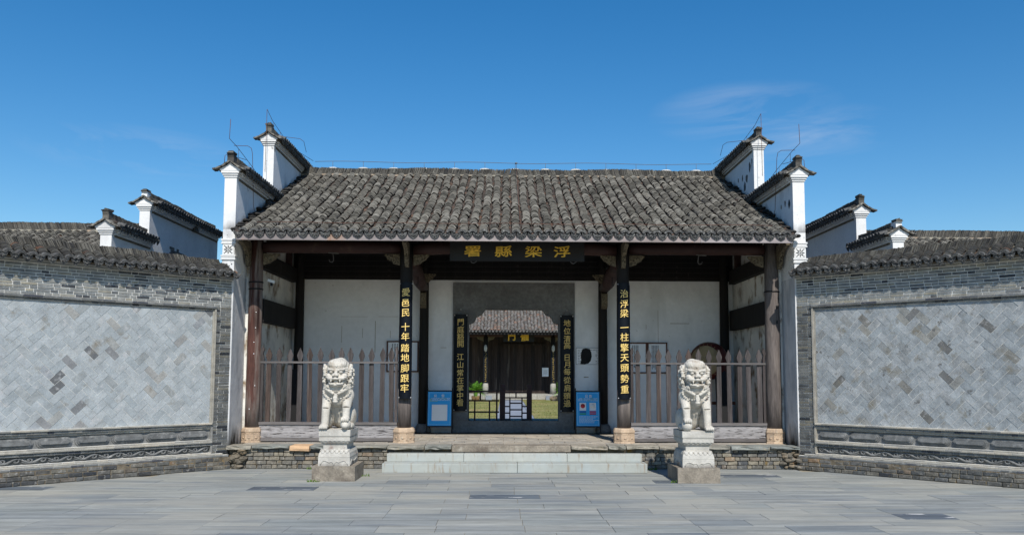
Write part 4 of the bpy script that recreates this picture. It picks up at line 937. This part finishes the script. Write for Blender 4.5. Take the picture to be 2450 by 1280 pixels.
for k in range(9):
    x = -.22
    while x < .22:
        wv = rd.uniform(.02, .06)
        if not (-.16 < x+wv/2 < .16) or k == 0: b.box(x, min(x+wv, .225), -.0015, 0, .13-k*.033-.004, .13-k*.033+.004)
        x += wv+.012
b.build('print', m_ink, t)
def board_sign(x0, x1, y, label, kind):
    t = thing('notice_stand', label, 'sign', ((x0+x1)/2, y, .38)); hw = (x1-x0)/2; T = Matrix.Rotation(-.10, 4, 'X')
    for sg in (-1, 1):
        MB().box(sg*hw-.014, sg*hw+.014, -.012, .012, 0, .86, T=T).build('leg', m_blackf, t)
        MB().box(sg*hw-.012, sg*hw+.012, .30, .32, 0, .86, T=Matrix.Rotation(.22, 4, 'X')).build('leg', m_blackf, t)
    for z0, z1 in ((.13, .155), (.835, .86)): MB().box(-hw, hw, -.014, .012, z0, z1, T=T).build('frame_bar', m_blackf, t)
    bd = MB().box(-hw+.015, hw-.015, -.008, .004, .155, .835, T=T).build('board', m_blue, t)
    f = MB()
    for (a, b_, c, d) in ((-hw+.035, hw-.035, .81, .815), (-hw+.035, hw-.035, .175, .18), (-hw+.035, -hw+.040, .18, .81), (hw-.040, hw-.035, .18, .81)): f.box(a, b_, -.0105, -.008, c, d, T=T)
    f.build('border_line', m_blue_l, bd)
    for i, ch in enumerate('公告'): glyph(ch, .062, m_inkw, bd, (-.075+.15*i if kind == 1 else -.04+.08*i, -.011-.755*.0998, .755), (PI/2-.0, 0, 0), bold=.03, ext=.004)
    rd = random.Random(kind); f = MB(); f2 = MB()
    for k in range(4 if kind == 1 else 3):
        x = -hw+.05+(.03 if k == 0 else 0)
        while x < hw-.05:
            wv = rd.uniform(.02, .05); (f2 if rd.random() < .25 or k == 3 else f).box(x, min(x+wv, hw-.045), -.0098, -.008, .70-k*.021, .708-k*.021, T=T); x += wv+.008
            if k == 3 and x > -.08: break
    if kind == 1:
        MB().box(-.155, .155, -.011, -.008, .255, .575, T=T).build('white_square', m_paper, bd)
    else:
        for sg in (-1, 1):
            MB().box(sg*.10-.065, sg*.10+.065, -.011, -.008, .465, .62, T=T).build('white_square', m_paper, bd)
            c0 = T @ Vector((sg*.10, -.0112, .555))
            MB().lathe([(.045, -.001), (.045, .001)], (0, 0), 20, T=Matrix.Translation(c0) @ Matrix.Rotation(PI/2-.1, 4, 'X')).build('roundel', m_redp if sg < 0 else m_steel, bd)
        MB().box(-.165, -.035, -.011, -.008, .425, .452, T=T).build('colour_bar', m_bluep, bd); MB().box(.035, .165, -.011, -.008, .425, .452, T=T).build('colour_bar', m_redp, bd)
        MB().box(-.165, -.035, -.011, -.008, .385, .412, T=T).build('colour_bar', m_greenp, bd); MB().box(.035, .165, -.011, -.008, .385, .412, T=T).build('colour_bar', m_redp, bd)
        for k in range(6):
            x = -hw+.07
            while x < hw-.06-.05*(k % 3):
                wv = rd.uniform(.02, .05); f.box(x, x+wv, -.0098, -.008, .34-k*.024, .348-k*.024, T=T); x += wv+.008
    f.build('print', m_inkw, bd); f2.build('print', m_yellow, bd)
board_sign(-1.735, -1.235, 16.86, 'blue notice stand left of the doorway with one large white square', 1)
board_sign(1.245, 1.74, 16.86, 'blue notice stand right of the doorway with two small squares and coloured bars', 2)

# drum on its stand
t = thing('drum', 'large red drum with brown skin on a wooden stand behind the right fence', 'drum', (3.87, 16.55, .38))
T = Matrix.Translation((0, 0, 1.46)) @ Matrix.Rotation(R(-28), 4, 'Z') @ Matrix.Rotation(R(90), 4, 'X')
MB().lathe([(.30, -.28), (.345, -.2), (.375, -.05), (.375, .05), (.345, .2), (.30, .27)], (0, 0), 28, T=T).build('shell', m_drum, t)
MB().lathe([(.295, .272), (.29, .285), (.1, .29)], (0, 0), 28, T=T).build('drum_skin', m_drumskin, t)
b = MB()
for k in range(26):
    a = k*2*PI/26; b.ell(T @ Vector((.315*math.cos(a), .315*math.sin(a), .255)), (.01, .01, .01), 6, 4)
b.build('stud_row', m_drumskin, t)
for sg in (-1, 1): MB().lathe([(.02, .0), (.035, .01), (.02, .02)], (0, 0), 10, T=T @ Matrix.Translation((sg*.38, 0, 0))).build('ring', m_blackf, t)
for sg in (-1, 1):
    for dy in (-.2, .25): MB().tube([(sg*.38, dy, 0), (sg*.25, dy*.6, 1.5)], .026, 6).build('leg', m_framew, t)
MB().box(-.5, .5, -.03, .03, .60, .66).build('cross_bar', m_framew, t)

# ================================================================== STONE LIONS
def lion_mesh(mirror):
    b = MB(); s = -1 if mirror else 1    # s=+1: raised paw on viewer's right (+x), resting on a cub
    E = lambda c, r_, T=None, sg=20, rg=12: b.ell((c[0]*s, c[1], c[2]), r_, sg, rg, T=T)
    def Cp(p0, p1, r0, r1, n=6):
        pts = [Vector((p0[0]*s, p0[1], p0[2])).lerp(Vector((p1[0]*s, p1[1], p1[2])), i/n) for i in range(n+1)]
        b.tube(pts, [r0+(r1-r0)*i/n for i in range(n+1)], 14)
    # trunk and haunches
    Cp((0, .20, .16), (0, .02, .52), .165, .175); E((0, .20, .17), (.19, .17, .17)); E((0, -.03, .50), (.185, .16, .19)); E((0, -.11, .56), (.17, .11, .13))
    for sg in (-1, 1):
        E((sg*.165, .13, .16), (.075, .17, .16)); E((sg*.19, -.02, .045), (.045, .13, .045)); E((sg*.185, -.13, .035), (.045, .06, .032))
        E((sg*.155, -.07, .49), (.082, .10, .12))
    # tail flame behind
    E((-.17, .30, .26), (.05, .04, .16)); E((-.20, .30, .14), (.04, .04, .10))
    # straight fore leg (-x) and raised one (+x)
    Cp((-.150, -.10, .47), (-.158, -.17, .30), .078, .064); Cp((-.158, -.17, .30), (-.165, -.19, .07), .062, .055); E((-.17, -.235, .045), (.068, .085, .045))
    for k in range(4): E((-.215+.031*k, -.305, .032), (.019, .028, .028), None, 10, 7)
    Cp((.150, -.10, .47), (.150, -.21, .31), .078, .062); Cp((.150, -.21, .31), (.150, -.235, .17), .058, .052); E((.150, -.265, .165), (.062, .07, .036))
    for k in range(4): E((.108+.029*k, -.325, .150), (.017, .024, .034), None, 10, 7)
    E((.152, -.25, .075), (.078, .085, .080))
    if not mirror: E((.152, -.31, .055), (.05, .05, .04)); E((.11, -.30, .10), (.018, .02, .02)); E((.195, -.30, .10), (.018, .02, .02))
    # bib collar with brim, ribbon and bell
    T = Matrix.Rotation(R(-62), 4, 'X')
    E((0, -.165, .56), (.215, .155, .045), T); E((0, -.20, .60), (.12, .06, .075)); E((0, -.225, .615), (.055, .05, .055))
    for k in range(14):
        a = PI*(k/13); E((.198*math.cos(a), -.18-.10*math.sin(a)*.6, .555-.11*math.sin(a)), (.02, .012, .012), None, 8, 6)
    for sg in (-1, 1):
        Cp((sg*.16, -.20, .60), (sg*.03, -.265, .52), .028, .020); Cp((sg*.19, -.13, .62), (sg*.06, -.255, .56), .03, .02)
        E((sg*.115, -.215, .605), (.055, .03, .045))
    Cp((0, -.275, .53), (0, -.285, .43), .026, .034); E((0, -.288, .41), (.040, .034, .026)); E((-.02, -.305, .46), (.012, .012, .03)); E((.02, -.305, .46), (.012, .012, .03))
    # neck and head
    Cp((0, -.05, .62), (0, -.08, .80), .165, .17)
    E((0, -.085, .86), (.183, .175, .185)); E((0, -.10, .935), (.166, .165, .112)); E((0, -.15, .82), (.150, .13, .12))
    for sg in (-1, 1):
        E((sg*.075, -.16, .955), (.070, .09, .07)); Cp((sg*.018, -.262, .93), (sg*.022, -.17, 1.02), .008, .010)
        E((sg*.072, -.275, .878), (.060, .028, .020)); Cp((sg*.018, -.300, .862), (sg*.125, -.235, .89), .016, .016)
        E((sg*.070, -.268, .842), (.030, .028, .018)); E((sg*.072, -.275, .748), (.064, .055, .036)); E((sg*.115, -.235, .775), (.05, .06, .05))
        E((sg*.026, -.338, .792), (.022, .022, .018)); E((sg*.066, -.315, .712), (.012, .013, .022)); E((sg*.045, -.29, .665), (.05, .05, .02))
        Cp((sg*.125, -.20, .735), (sg*.075, -.285, .655), .022, .02)
        # ears
        E((sg*.185, -.115, .905), (.028, .05, .062), Matrix.Rotation(sg*.35, 4, 'Y')); E((sg*.205, -.14, .885), (.02, .03, .03)); E((sg*.19, -.15, .845), (.03, .035, .03))
        # mane curls
        for (x, y, z, r_) in ((.175, -.14, .795, .040), (.195, -.10, .745, .044), (.185, -.15, .70, .038), (.19, -.07, .68, .045), (.165, -.14, .645, .036), (.185, -.05, .62, .042), (.20, -.03, .80, .045), (.195, -.02, .86, .042), (.12, -.22, .63, .03), (.185, .02, .73, .05), (.175, .05, .65, .05), (.17, .05, .83, .05), (.15, .06, .92, .05)):
            E((sg*x, y, z), (r_*.8, r_, r_)); E((sg*(x+.020), y-.022, z+.004), (r_*.45, r_*.55, r_*.55), None, 10, 7); 
            Cp((sg*(x+.01), y-.03, z+r_*.7), (sg*(x-.01), y-.042, z-r_*.7), .009, .009, 3)
    E((0, -.315, .800), (.046, .045, .032)); E((0, -.275, .835), (.028, .04, .04)); Cp((0, -.275, .92), (0, -.17, 1.025), .007, .008)
    E((0, -.25, .648), (.105, .075, .026)); E((0, -.30, .652), (.06, .03, .018)); E((0, -.255, .700), (.036, .05, .026)); E((0, -.31, .745), (.05, .035, .024))
    # back mane and forehead lumps
    for k in range(6): E((0, .06+.02*k, 1.0-.09*k), (.09, .05, .06))
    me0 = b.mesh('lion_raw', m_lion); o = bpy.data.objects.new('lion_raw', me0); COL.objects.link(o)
    md = o.modifiers.new('r', 'REMESH'); md.mode = 'VOXEL'; md.voxel_size = .0052; md.use_smooth_shade = True
    sm = o.modifiers.new('s', 'SMOOTH'); sm.iterations = 1; sm.factor = .5
    me = bpy.data.meshes.new_from_object(o.evaluated_get(bpy.context.evaluated_depsgraph_get())); me.name = 'stone_lion_body'
    bpy.data.objects.remove(o); 
    # chisel relief on mane, brow and joints: displacement by fine strands
    n = len(me.vertices); co = np.empty(n*3); me.vertices.foreach_get('co', co); co = co.reshape(-1, 3); no = np.empty(n*3); me.vertices.foreach_get('normal', no); no = no.reshape(-1, 3)
    d = np.zeros(n); mane = (np.abs(co[:, 0]) > .12) & (co[:, 2] > .58) & (co[:, 2] < .9)
    d += mane*.0035*np.sin(co[:, 2]*190+co[:, 1]*60); fore = (co[:, 2] > .90); d += fore*.002*np.sin(co[:, 0]*260+np.sin(co[:, 2]*30))
    co = co+no*d[:, None]; me.vertices.foreach_set('co', co.ravel()); me.update()
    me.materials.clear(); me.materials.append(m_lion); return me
def lion(x, y, mirror, label, plabel):
    t = thing('stone_lion', label, 'lion statue', (x, y, .742), group='stone lions either side of the steps')
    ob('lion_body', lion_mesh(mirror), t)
    p = thing('lion_pedestal', plabel, 'pedestal', (x, y, 0), group='carved pedestals under the stone lions')
    by = .04
    MB().box(-.31, .31, -.29+by-.07, .47+by-.07, 0, .218, .3, jit=.004).build('block', m_block, p)
    c = (0, by)
    def ring(name, layers, m=m_lion_p):
        b = MB()
        for (a0, a1, z0, z1) in layers: b.frustum(c, (a0, a0+.10), (a1, a1+.10), z0, z1, .3)
        return b.build(name, m, p)
    base = ring('apron_base', ((.232, .230, .218, .345),)); ring('lotus_foot', ((.232, .222, .347, .40), (.222, .178, .40, .462)))
    ring('waist', ((.172, .172, .462, .530),)); ring('lotus_cap', ((.178, .222, .530, .580), (.226, .226, .580, .628), (.218, .226, .628, .650)))
    ring('top_slab', ((.230, .230, .652, .742),))
    def petals(z, hx, hy, rz, n, tilt, nm='petal_row'):
        b = MB()
        for face in range(4):
            L_, off = (2*hx, hy) if face % 2 == 0 else (2*hy, hx); kk = n if face % 2 == 0 else int(n*1.4); T = Matrix.Translation((0, by, 0)) @ Matrix.Rotation(face*PI/2, 4, 'Z')
            for i in range(kk):
                xx = -L_/2+L_*(i+.5)/kk; wv = L_/kk*.46; R3 = T.to_3x3().to_4x4() @ Matrix.Rotation(tilt, 4, 'X')
                b.ell(T @ Vector((xx, -off, z)), (wv, .010, rz), 9, 6, T=R3)
                pts = [T @ (Vector((xx, -off-.008, z)) + Matrix.Rotation(tilt, 3, 'X') @ Vector((wv*.95*math.cos(a), 0, rz*.95*math.sin(a)))) for a in [PI+PI*j/6 for j in range(7)]] if tilt > 0 else [T @ (Vector((xx, -off-.008, z)) + Matrix.Rotation(tilt, 3, 'X') @ Vector((wv*.95*math.cos(a), 0, rz*.95*math.sin(a)))) for a in [PI*j/6 for j in range(7)]]
                b.tube(pts, .0042, 4)
        b.build(nm, m_lion_p, p)
    petals(.560, .20, .30, .036, 6, .75); petals(.43, .205, .305, .038, 6, -.55)
    # scalloped apron relief
    b = MB()
    for face in range(4):
        hw, off = (.232, .330) if face % 2 == 0 else (.332, .230); T = Matrix.Translation((0, by, 0)) @ Matrix.Rotation(face*PI/2, 4, 'Z')
        for sg in (-1, 1):
            pts = [T @ Vector((sg*hw*u, -off-.003, z)) for u, z in ((0, .235), (.05, .262), (.16, .285), (.30, .270), (.42, .285), (.60, .300), (.75, .285), (.80, .26), (.86, .235))]
            b.tube(pts, .0075, 6)
        b.prism([(-.02, .275), (.02, .275), (0, .222)], 1, -off-.01, -off+.005, T=T)
    b.build('apron_relief', m_lion_p, p)
    return t
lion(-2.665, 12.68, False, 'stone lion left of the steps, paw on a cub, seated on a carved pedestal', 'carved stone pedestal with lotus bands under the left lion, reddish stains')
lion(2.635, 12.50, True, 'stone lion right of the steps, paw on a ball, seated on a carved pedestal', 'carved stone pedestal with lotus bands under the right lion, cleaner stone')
# weeds at the foot of the blocks and the platform
for (x, y, n_, lab) in ((-2.93, 12.30, 26, 'tuft of weeds at the front corner of the left lion block'), (-2.33, 13.0, 16, 'tuft of weeds behind the left lion block'), (2.29, 12.25, 18, 'tuft of weeds at the corner of the right lion block'), (-3.15, 13.93, 40, 'strip of small weeds at the foot of the platform left of the lion'), (2.25, 13.9, 22, 'small weeds at the foot of the platform right of the steps')):
    b = MB()
    for k in range(n_):
        px, py = x+random.uniform(-.09, .09)*(3 if n_ > 30 else 1), y+random.uniform(-.025, .025); a = random.uniform(0, 6.28); h = random.uniform(.015, .045)
        q_ = Vector((math.cos(a), math.sin(a), 0))*.008; c = Vector((px, py, .001)); tp = c+Vector((random.uniform(-.02, .02), random.uniform(-.02, .02), h))
        b.add([c-q_, c+q_, tp+q_*.4, tp-q_*.4], [(0, 1, 2, 3)], random.random())
    o = b.build('weeds', m_moss, kind='stuff'); tag(o, lab, 'weeds')

# ================================================================== NEIGHBOURING HALLS BEHIND THE SCREEN WALLS
def side_hall(sx, xi, label, zk):
    """low hall whose stepped gable faces the court; xi = inner face of the gable wall"""
    t = thing('side_hall', label, 'building', (sx*9.5, 17, 0), group='tiled halls behind the screen walls'); off = (-sx*9.5, -17, 0)
    xo = xi+sx*.195; xc = (xi+xo)/2; xa, xb = sorted((xi, xo)); z1, z2 = 3.96+zk, 4.68+zk
    g = MB().prism([(14.5, 0), (19.8, 0), (19.8, z2+.02), (16.0, z2+.02), (16.0, z1+.02), (14.5, z1+.02)], 0, xa, xb, .3).build('gable_wall', m_hallw, t, loc=off)
    wall_cap(g, xc, 14.5, 16.05, z1, -sx, 40+sx, fin='grey' if sx < 0 else 'white'); wall_cap(g, xc, 16.0, 19.75, z2, -sx, 50+sx, fin='white' if sx < 0 else 'grey')
    b = MB(); 
    for k in range(16):
        for r_ in range(9):
            if 3.62+r_*.06 < 4.16+zk-.022*k+random.uniform(-.05, .03): b.box(xi-sx*.004-.003, xi-sx*.004+.003, 17.0+k*.12+(r_ % 2)*.05, 17.114+k*.12+(r_ % 2)*.05, 3.6+r_*.06, 3.655+r_*.06, random.random())
    b.build('exposed_brick', m_brick_foot, g)
    x0, x1 = sorted((xo, sx*13.5)); ry = 18.2; rz = 4.62+zk
    rf = MB().prism([(14.7, 3.15+zk), (ry, rz-.1), (21.5, 3.2+zk), (21.5, 3.1+zk), (ry, rz-.22), (14.7, 3.05+zk)], 0, x0, x1, .2).build('roof', m_wood_dk, t, loc=off)
    roof_field(rf, x0, x1, 14.7, 3.2+zk, ry-.05, rz-.04, sag=.1, seed=60+sx, eave=False, part_rows=(54, 58, 62, 66, 70))
    ridge_run(rf, (sx*6.9 if sx > 0 else sx*6.9, ry, rz+.03), (sx*13.4, ry, rz+.03), h=.17, dep=.15, step=.0215, lean=.35, seed=70+sx)
    for k in range(32): ob('ridge_base_brick', brick_mesh(.2, .2, .05, m_cream, 'ridge_base_brick', .003, .002), rf, (sx*(7.2+k*.205), ry-.13, rz+.0), (0, 0, 0))
    MB().box(x0, x1, ry-.08, ry+.08, rz-.12, rz+.035).build('ridge_bed', m_mortar_d, rf)
    MB().box(x0+.1, x1, 15.2, 15.4, 0, 3.2).build('front_wall', m_hallw, t, loc=off)
side_hall(-1, -7.02, 'tiled hall behind the left brick screen wall with two stepped white gable tops', 0)
side_hall(1, 6.66, 'tiled hall behind the right brick screen wall with two stepped white gable tops', -.045)

# ================================================================== COURTYARD AND INNER HALL
MB().box(-150, 150, 23.0, 400, -.4, .0, .5).build('courtyard_ground', m_joint, kind='structure')
MB().box(-9, -.47, 23.05, 49.4, -.1, .10, .2).build('lawn', m_grass, kind='structure')
MB().box(.83, 10, 23.05, 49.4, -.1, .10, .7).build('lawn', m_grass, kind='structure')
pth = MB().box(-.469, .829, 23.03, 49.4, -.1, .085).build('path', m_joint, kind='structure')
for k in range(40):
    for j, (a, c) in enumerate(((-.455, -.36), (-.35, .70), (.71, .82))):
        ob('path_slab', brick_mesh(q5(c-a, .005), .02, .62, m_path, 'path_slab', .003, 0), pth, ((a+c)/2, 23.4+k*.64, .102), (-PI/2, 0, 0))
# grass blades near the door axis (one mass)
b = MB()
for k in range(5200):
    x = random.choice((random.uniform(-2.3, -.5), random.uniform(.86, 3.3))); y = 24.5+24*random.random()**1.3; h = random.uniform(.015, .05); a = random.uniform(0, 3.14); q_ = (math.cos(a)*.012, math.sin(a)*.012)
    b.add([(x-q_[0], y-q_[1], .1), (x+q_[0], y+q_[1], .1), (x+random.uniform(-.03, .03), y+random.uniform(-.03, .03), .1+h)], [(0, 1, 2)])
tag(b.build('grass', m_grass, kind='stuff'), 'short dry grass of the courtyard lawn beside the path', 'grass')
kb = thing('courtyard_terrace', 'low pale stone terrace in front of the inner hall', 'terrace', (0.65, 49.4, 0))
for k in range(11): ob('kerb_stone', brick_mesh(1.6, 4.5, .30, m_mould, 'kerb_stone', .01, .004), kb, (-7.8+k*1.61, 0, .26), (0, 0, 0))
MB().box(-8.5, 9.5, .1, 8, .0, .38).build('core', m_mortar_d, kb)
for xx in (-1.78, 1.75): MB().box(xx-.18, xx+.18, -.25, -.0, .1, .34).build('step_block', m_path, kb)
m_tile_l = mat('pale_roof_tile', [(0, (.16, .15, .14)), (.3, (.24, .22, .20)), (.5, (.12, .115, .11)), (.7, (.28, .25, .23)), (.84, (.19, .18, .17)), (.9, (.38, .20, .13)), (.95, (.30, .17, .12)), (1, (.20, .19, .175))], na=.3, ns=5, bump=(40, .5), fine=.2)
ih = thing('inner_hall', 'dark timber inner hall with tiled roof seen through the doorway', 'building', (.65, 51, .4)); io = (-.65, -51, -.4)
rf = MB().prism([(49.3, 4.0), (54.5, 6.4), (60, 4.2), (60, 4.1), (54.5, 6.3), (49.3, 3.92)], 0, -7, 8.4).build('roof', m_wood_dk, ih, loc=io)
roof_field(rf, -4.5, 5.8, 49.25, 4.10, 54.5, 6.55, sag=.08, spacing=.20, expo=.085, cov=.16, seed=91, eave=False, mt=m_tile_l, me_=m_tedge)
b = MB()
for k in range(52):
    x = -4.5+k*.2; b.ell((x, 49.2, 4.09), (.085, .03, .055), 8, 5)
b.build('drip_tile_row', m_drip, rf, kind='stuff')
b = MB(); x = -3.9
while x < 5.2:
    wv = random.uniform(.12, .24); b.box(x, x+wv-.008, 52.5+random.uniform(-.008, .008), 52.6, .45, 3.95, random.random()); x += wv
b.box(-7, 8.4, 52.6, 52.7, .4, 6.3, .5); b.build('plank_wall', m_plank, ih, loc=io)
for xx, n_ in ((-.35, 1), (1.0, 1)):
    d = MB(); x = xx-.0
    for k in range(6): d.box(xx+k*.222, xx+(k+1)*.222-.006, 52.44, 52.49, .5, 3.4, random.random())
    d.build('door_leaf', m_plank, ih, loc=io)
b = MB(); b.box(-.45, 2.4, 52.38, 52.44, 3.4, 3.5); b.box(-.45, -.35, 52.38, 52.44, .45, 3.4); b.box(2.34, 2.44, 52.38, 52.44, .45, 3.4); b.box(-.45, 2.44, 52.36, 52.44, .40, .5); b.build('door_frame', m_plank, ih, loc=io)
for xx in (-1.36, 2.72):
    c = MB().lathe([(.15, .45), (.145, 4.1)], (xx, 50.7), 14).build('column', m_wood_dk, ih, loc=io)
    MB().lathe([(.17, .40), (.18, .8), (.155, 1.05)], (xx, 50.7), 10).build('column_base', m_mould, c)
    MB().ell((xx, 50.5, 3.15), (.10, .08, .22), 10, 6).build('carved_ornament', m_lion_p, c)
    for sg in (-1, 1): MB().prism([(xx+sg*.12, 3.85), (xx+sg*.55, 3.85), (xx+sg*.5, 3.72), (xx+sg*.2, 3.6), (xx+sg*.12, 3.5)], 1, 50.65, 50.75).build('bracket', m_carvew, c)
MB().tube([(-5, 50.7, 3.92), (-1.4, 50.7, 3.95), (.68, 50.7, 4.0), (2.75, 50.7, 3.95), (6.5, 50.7, 3.92)], .13, 10).build('beam', m_wood_red, ih, loc=io)
t = thing('inner_plaque', 'small dark plaque with two gold characters on the inner hall', 'plaque', (.63, 50.3, 3.84))
MB().box(-.93, .93, 0, .05, -.30, .30).build('board', m_plaque, t)
for ch, x in zip('門儀', (-.42, .36)): glyph(ch, .50, m_gold_in, t, (x, -.03, .0), bold=.035)
for xx, chars, lab in ((-1.36, '', 'narrow couplet strip on the left column of the inner hall'), (2.72, '', 'narrow couplet strip on the right column of the inner hall')):
    t = thing('couplet_strip', lab, 'couplet board', (xx, 50.53, 1.1)); MB().box(-.13, .13, 0, .02, 0, 1.85).build('board', m_navy, t)
    b = MB(); rd = random.Random(int(xx*10))
    for k in range(16):
        if k % 4 == 3 and k > 0: z = 1.77-k*.112-.02
        else: z = 1.77-k*.112
        for q_ in range(6):
            x = rd.uniform(-.06, .04); zz = z+rd.uniform(-.04, .03)
            if rd.random() < .6: b.box(x, x+rd.uniform(.03, .06), -.006, 0, zz, zz+.013)
            else: b.box(x, x+.013, -.006, 0, zz, zz+rd.uniform(.02, .05))
    b.build('lettering', mat('faded_gold', (.40, .28, .08), na=.2, bump=None), t)
t = thing('door_notice', 'small white notice board on the inner hall wall', 'notice', (2.33, 52.32, 1.43))
MB().box(-.20, .20, 0, .03, .03, .58).build('sheet', m_paper, t); MB().box(-.21, .21, -.005, .035, -.0, .03).build('frame', m_framew, t)
b = MB()
for k in range(5): b.box(-.15, .15-.04*(k % 2), -.002, 0, .18+k*.055, .19+k*.055)
b.build('print', m_ink, t)
# cycads in pots
def cycad(x, y, r_, lab, seed):
    rd = random.Random(seed); t = thing('cycad', lab, 'plant', (x, y, .1), group='potted cycads before the inner hall')
    MB().lathe([(.16, 0), (.22, .10), (.24, .24), (.21, .28)], (0, 0), 14).build('pot', m_pot, t); MB().lathe([(.10, .26), (.12, .45), (.08, .55)], (0, 0), 10, sm=False).build('trunk', m_rubble, t)
    b = MB()
    for k in range(46):
        a = rd.uniform(0, 2*PI); el_ = rd.uniform(.15, 1.35); Ln = r_*rd.uniform(.85, 1.1); pts = []
        for i in range(9):
            u = i/8; rr = Ln*u*math.cos(el_*(1-.25*u)); z = .5+Ln*(u*math.sin(el_)-.55*u*u*math.cos(el_)*1.0); pts.append(Vector((rr*math.cos(a), rr*math.sin(a), z)))
        sd = Vector((-math.sin(a), math.cos(a), 0)); rr_ = rd.random()
        for i in range(8):
            for sg in (-1, 1):
                for h_ in (0, .5):
                    p = pts[i].lerp(pts[i+1], h_); d = (pts[i+1]-pts[i]).normalized(); ll = .17*math.sin(PI*min(1, (i+h_+1)/9.5))
                    tip = p+sd*sg*ll+d*ll*.6-Vector((0, 0, ll*.15)); b.add([p-d*.012, p+d*.016, tip], [(0, 1, 2)], rr_)
    b.build('frond_crown', m_cycad, t)
cycad(-1.82, 47.0, .72, 'potted cycad left of the path before the inner hall', 1); cycad(3.05, 47.0, .72, 'potted cycad at the right edge of the doorway view', 2)
b = MB()
for k in range(9): b.ell((2.85+random.uniform(-.5, .5), 47.2, .2+random.uniform(-.05, .1)), (.2, .15, .14), 7, 5, sm=False)
tag(b.build('rock_bed', m_rubble), 'low heap of brown rocks under the right potted cycad', 'rocks')

# lattice gate behind the doorway
def bars(t, name, segs, r_=.014, y=0):
    for (x0, z0, x1, z1) in segs:
        MB().box(min(x0, x1)-(r_ if x0 == x1 else 0), max(x0, x1)+(r_ if x0 == x1 else 0), y-.02+(0 if x0 == x1 else .002), y+.02, min(z0, z1)-(r_ if z0 == z1 else 0), max(z0, z1)+(r_ if z0 == z1 else 0)).build(name, m_maroon, t)
t = thing('lattice_barrier', 'dark maroon open lattice barrier at the left of the doorway', 'barrier', (-.62, 18.0, .38))
bars(t, 'bar', ((-.33, .82, .32, .82), (-.33, .62, .32, .62), (-.33, .38, .32, .38), (-.33, .12, .32, .12), (-.08, .62, -.08, .82), (-.20, .12, -.20, .62), (.115, .12, .115, .62), (-.04, 0, -.04, .12)), .016)
for x in (.27, .35): MB().box(x-.018, x+.018, -.022, .022, 0, .86).build('stile', m_maroon, t)
MB().box(-.35, -.32, -.021, .021, 0, .84).build('stile', m_maroon, t)
t = thing('lattice_gate', 'dark maroon lattice gate between two square posts in the doorway', 'gate', (.06, 18.0, .38))
for x in (-.285, .285): MB().box(x-.056, x+.056, -.05, .05, 0, .87).box(x-.05, x+.05, -.045, .045, .872, .965).build('post', m_maroon, t)
bars(t, 'bar', ((-.229, .80, .229, .80), (-.229, .685, .229, .685), (0, .685, 0, .80), (-.13, .05, -.13, .685), (.13, .05, .13, .685), (-.13, .57, .13, .57), (-.13, .43, .13, .43), (-.13, .29, .13, .29), (-.13, .14, .13, .14), (-.229, .50, -.13, .50), (-.229, .36, -.13, .36), (.13, .50, .229, .50), (.13, .36, .229, .36), (-.229, .22, -.13, .22), (.13, .22, .229, .22)), .014)

# ================================================================== LIGHTNING CONDUCTORS
def wire(name, paths, lab, m=m_rust, r_=.0048, posts=()):
    t = ob(name, None); t.location = paths[0][0]; o0 = Vector(paths[0][0]); tag(t, lab, 'lightning rod')
    for P in paths: MB().tube([Vector(p)-o0 for p in P], r_, 5).build('wire', m, t)
    for p, h in posts: MB().tube([Vector(p)-o0, Vector(p)-o0+Vector((0, 0, h))], r_*.8, 5).build('support', m_wire, t)
for sx, nm in ((-1, 'left'), (1, 'right')):
    x = sx*4.84
    wire('lightning_rod', [[(x-sx*-.05, 14.08, 5.89), (x+sx*.06, 14.08, 5.55), (x, 14.31, 5.47), (x-sx*.02, 15.1, 5.33), (x, 16.1, 5.17)],
                           [(x+sx*.04, 14.26, 5.48), (x-sx*.17, 14.36, 5.50), (x-sx*.22, 14.40, 5.47), (x-sx*.23, 14.43, 5.38), (x-sx*.20, 14.68, 4.5), (x-sx*.21, 14.78, 4.36)],
                           [(x-sx*.12, 14.46, 5.28), (x+sx*.12, 14.16, 5.30), (x+sx*.15, 14.15, 5.27), (x+sx*.16, 14.15, 5.10)]],
         f'rusty lightning rod with bent wires on the {nm} front gable top', posts=[((x, 14.4, 5.31), .14), ((x, 15.0, 5.23), .12), ((x, 15.7, 5.13), .1)])
    wire('lightning_rod', [[(x, 16.0, 5.44), (x, 16.02, 6.69), (x, 16.42, 6.58), (x, 17.8, 6.44), (x-sx*.35, 18.45, 6.30)],
                           [(x+sx*.05, 17.15, 6.48), (x-sx*.28, 17.5, 6.53), (x-sx*.34, 17.6, 6.50), (x-sx*.35, 17.8, 6.32)]],
         f'thin lightning rod over the {nm} upper gable top', posts=[((x, 16.5, 6.39), .18), ((x, 17.0, 6.34), .18), ((x, 17.6, 6.29), .16)])
wr = [(-4.45+k*.307, 18.45, 6.285+.012*math.sin(k*.7)) for k in range(30)]
wire('ridge_wire', [wr], 'thin conductor wire on short supports along the main roof ridge', m_wire, .006, [((-4.05+k*.68, 18.45, 6.12), .165) for k in range(13)])
wr = [(-4.35+k*.3, 13.95+.0*k, 4.09+.006*math.sin(k)) for k in range(30)]
wire('eave_wire', [wr, [(.07, 13.95, 4.09), (.06, 16.2, 5.08), (.05, 18.4, 6.24)]], 'rusty conductor wire running along the lower roof tiles above the eave', m_rust, .005, [((-4.0+k*.73, 13.93, 3.95), .14) for k in range(12)])
b = MB().ell((.05, 18.45, 6.28), (.035, .03, .02), 8, 5); tag(b.build('wire_clamp', m_wire), 'small dark clamp at the middle of the roof ridge wire', 'clamp')
bpy.context.view_layer.update()
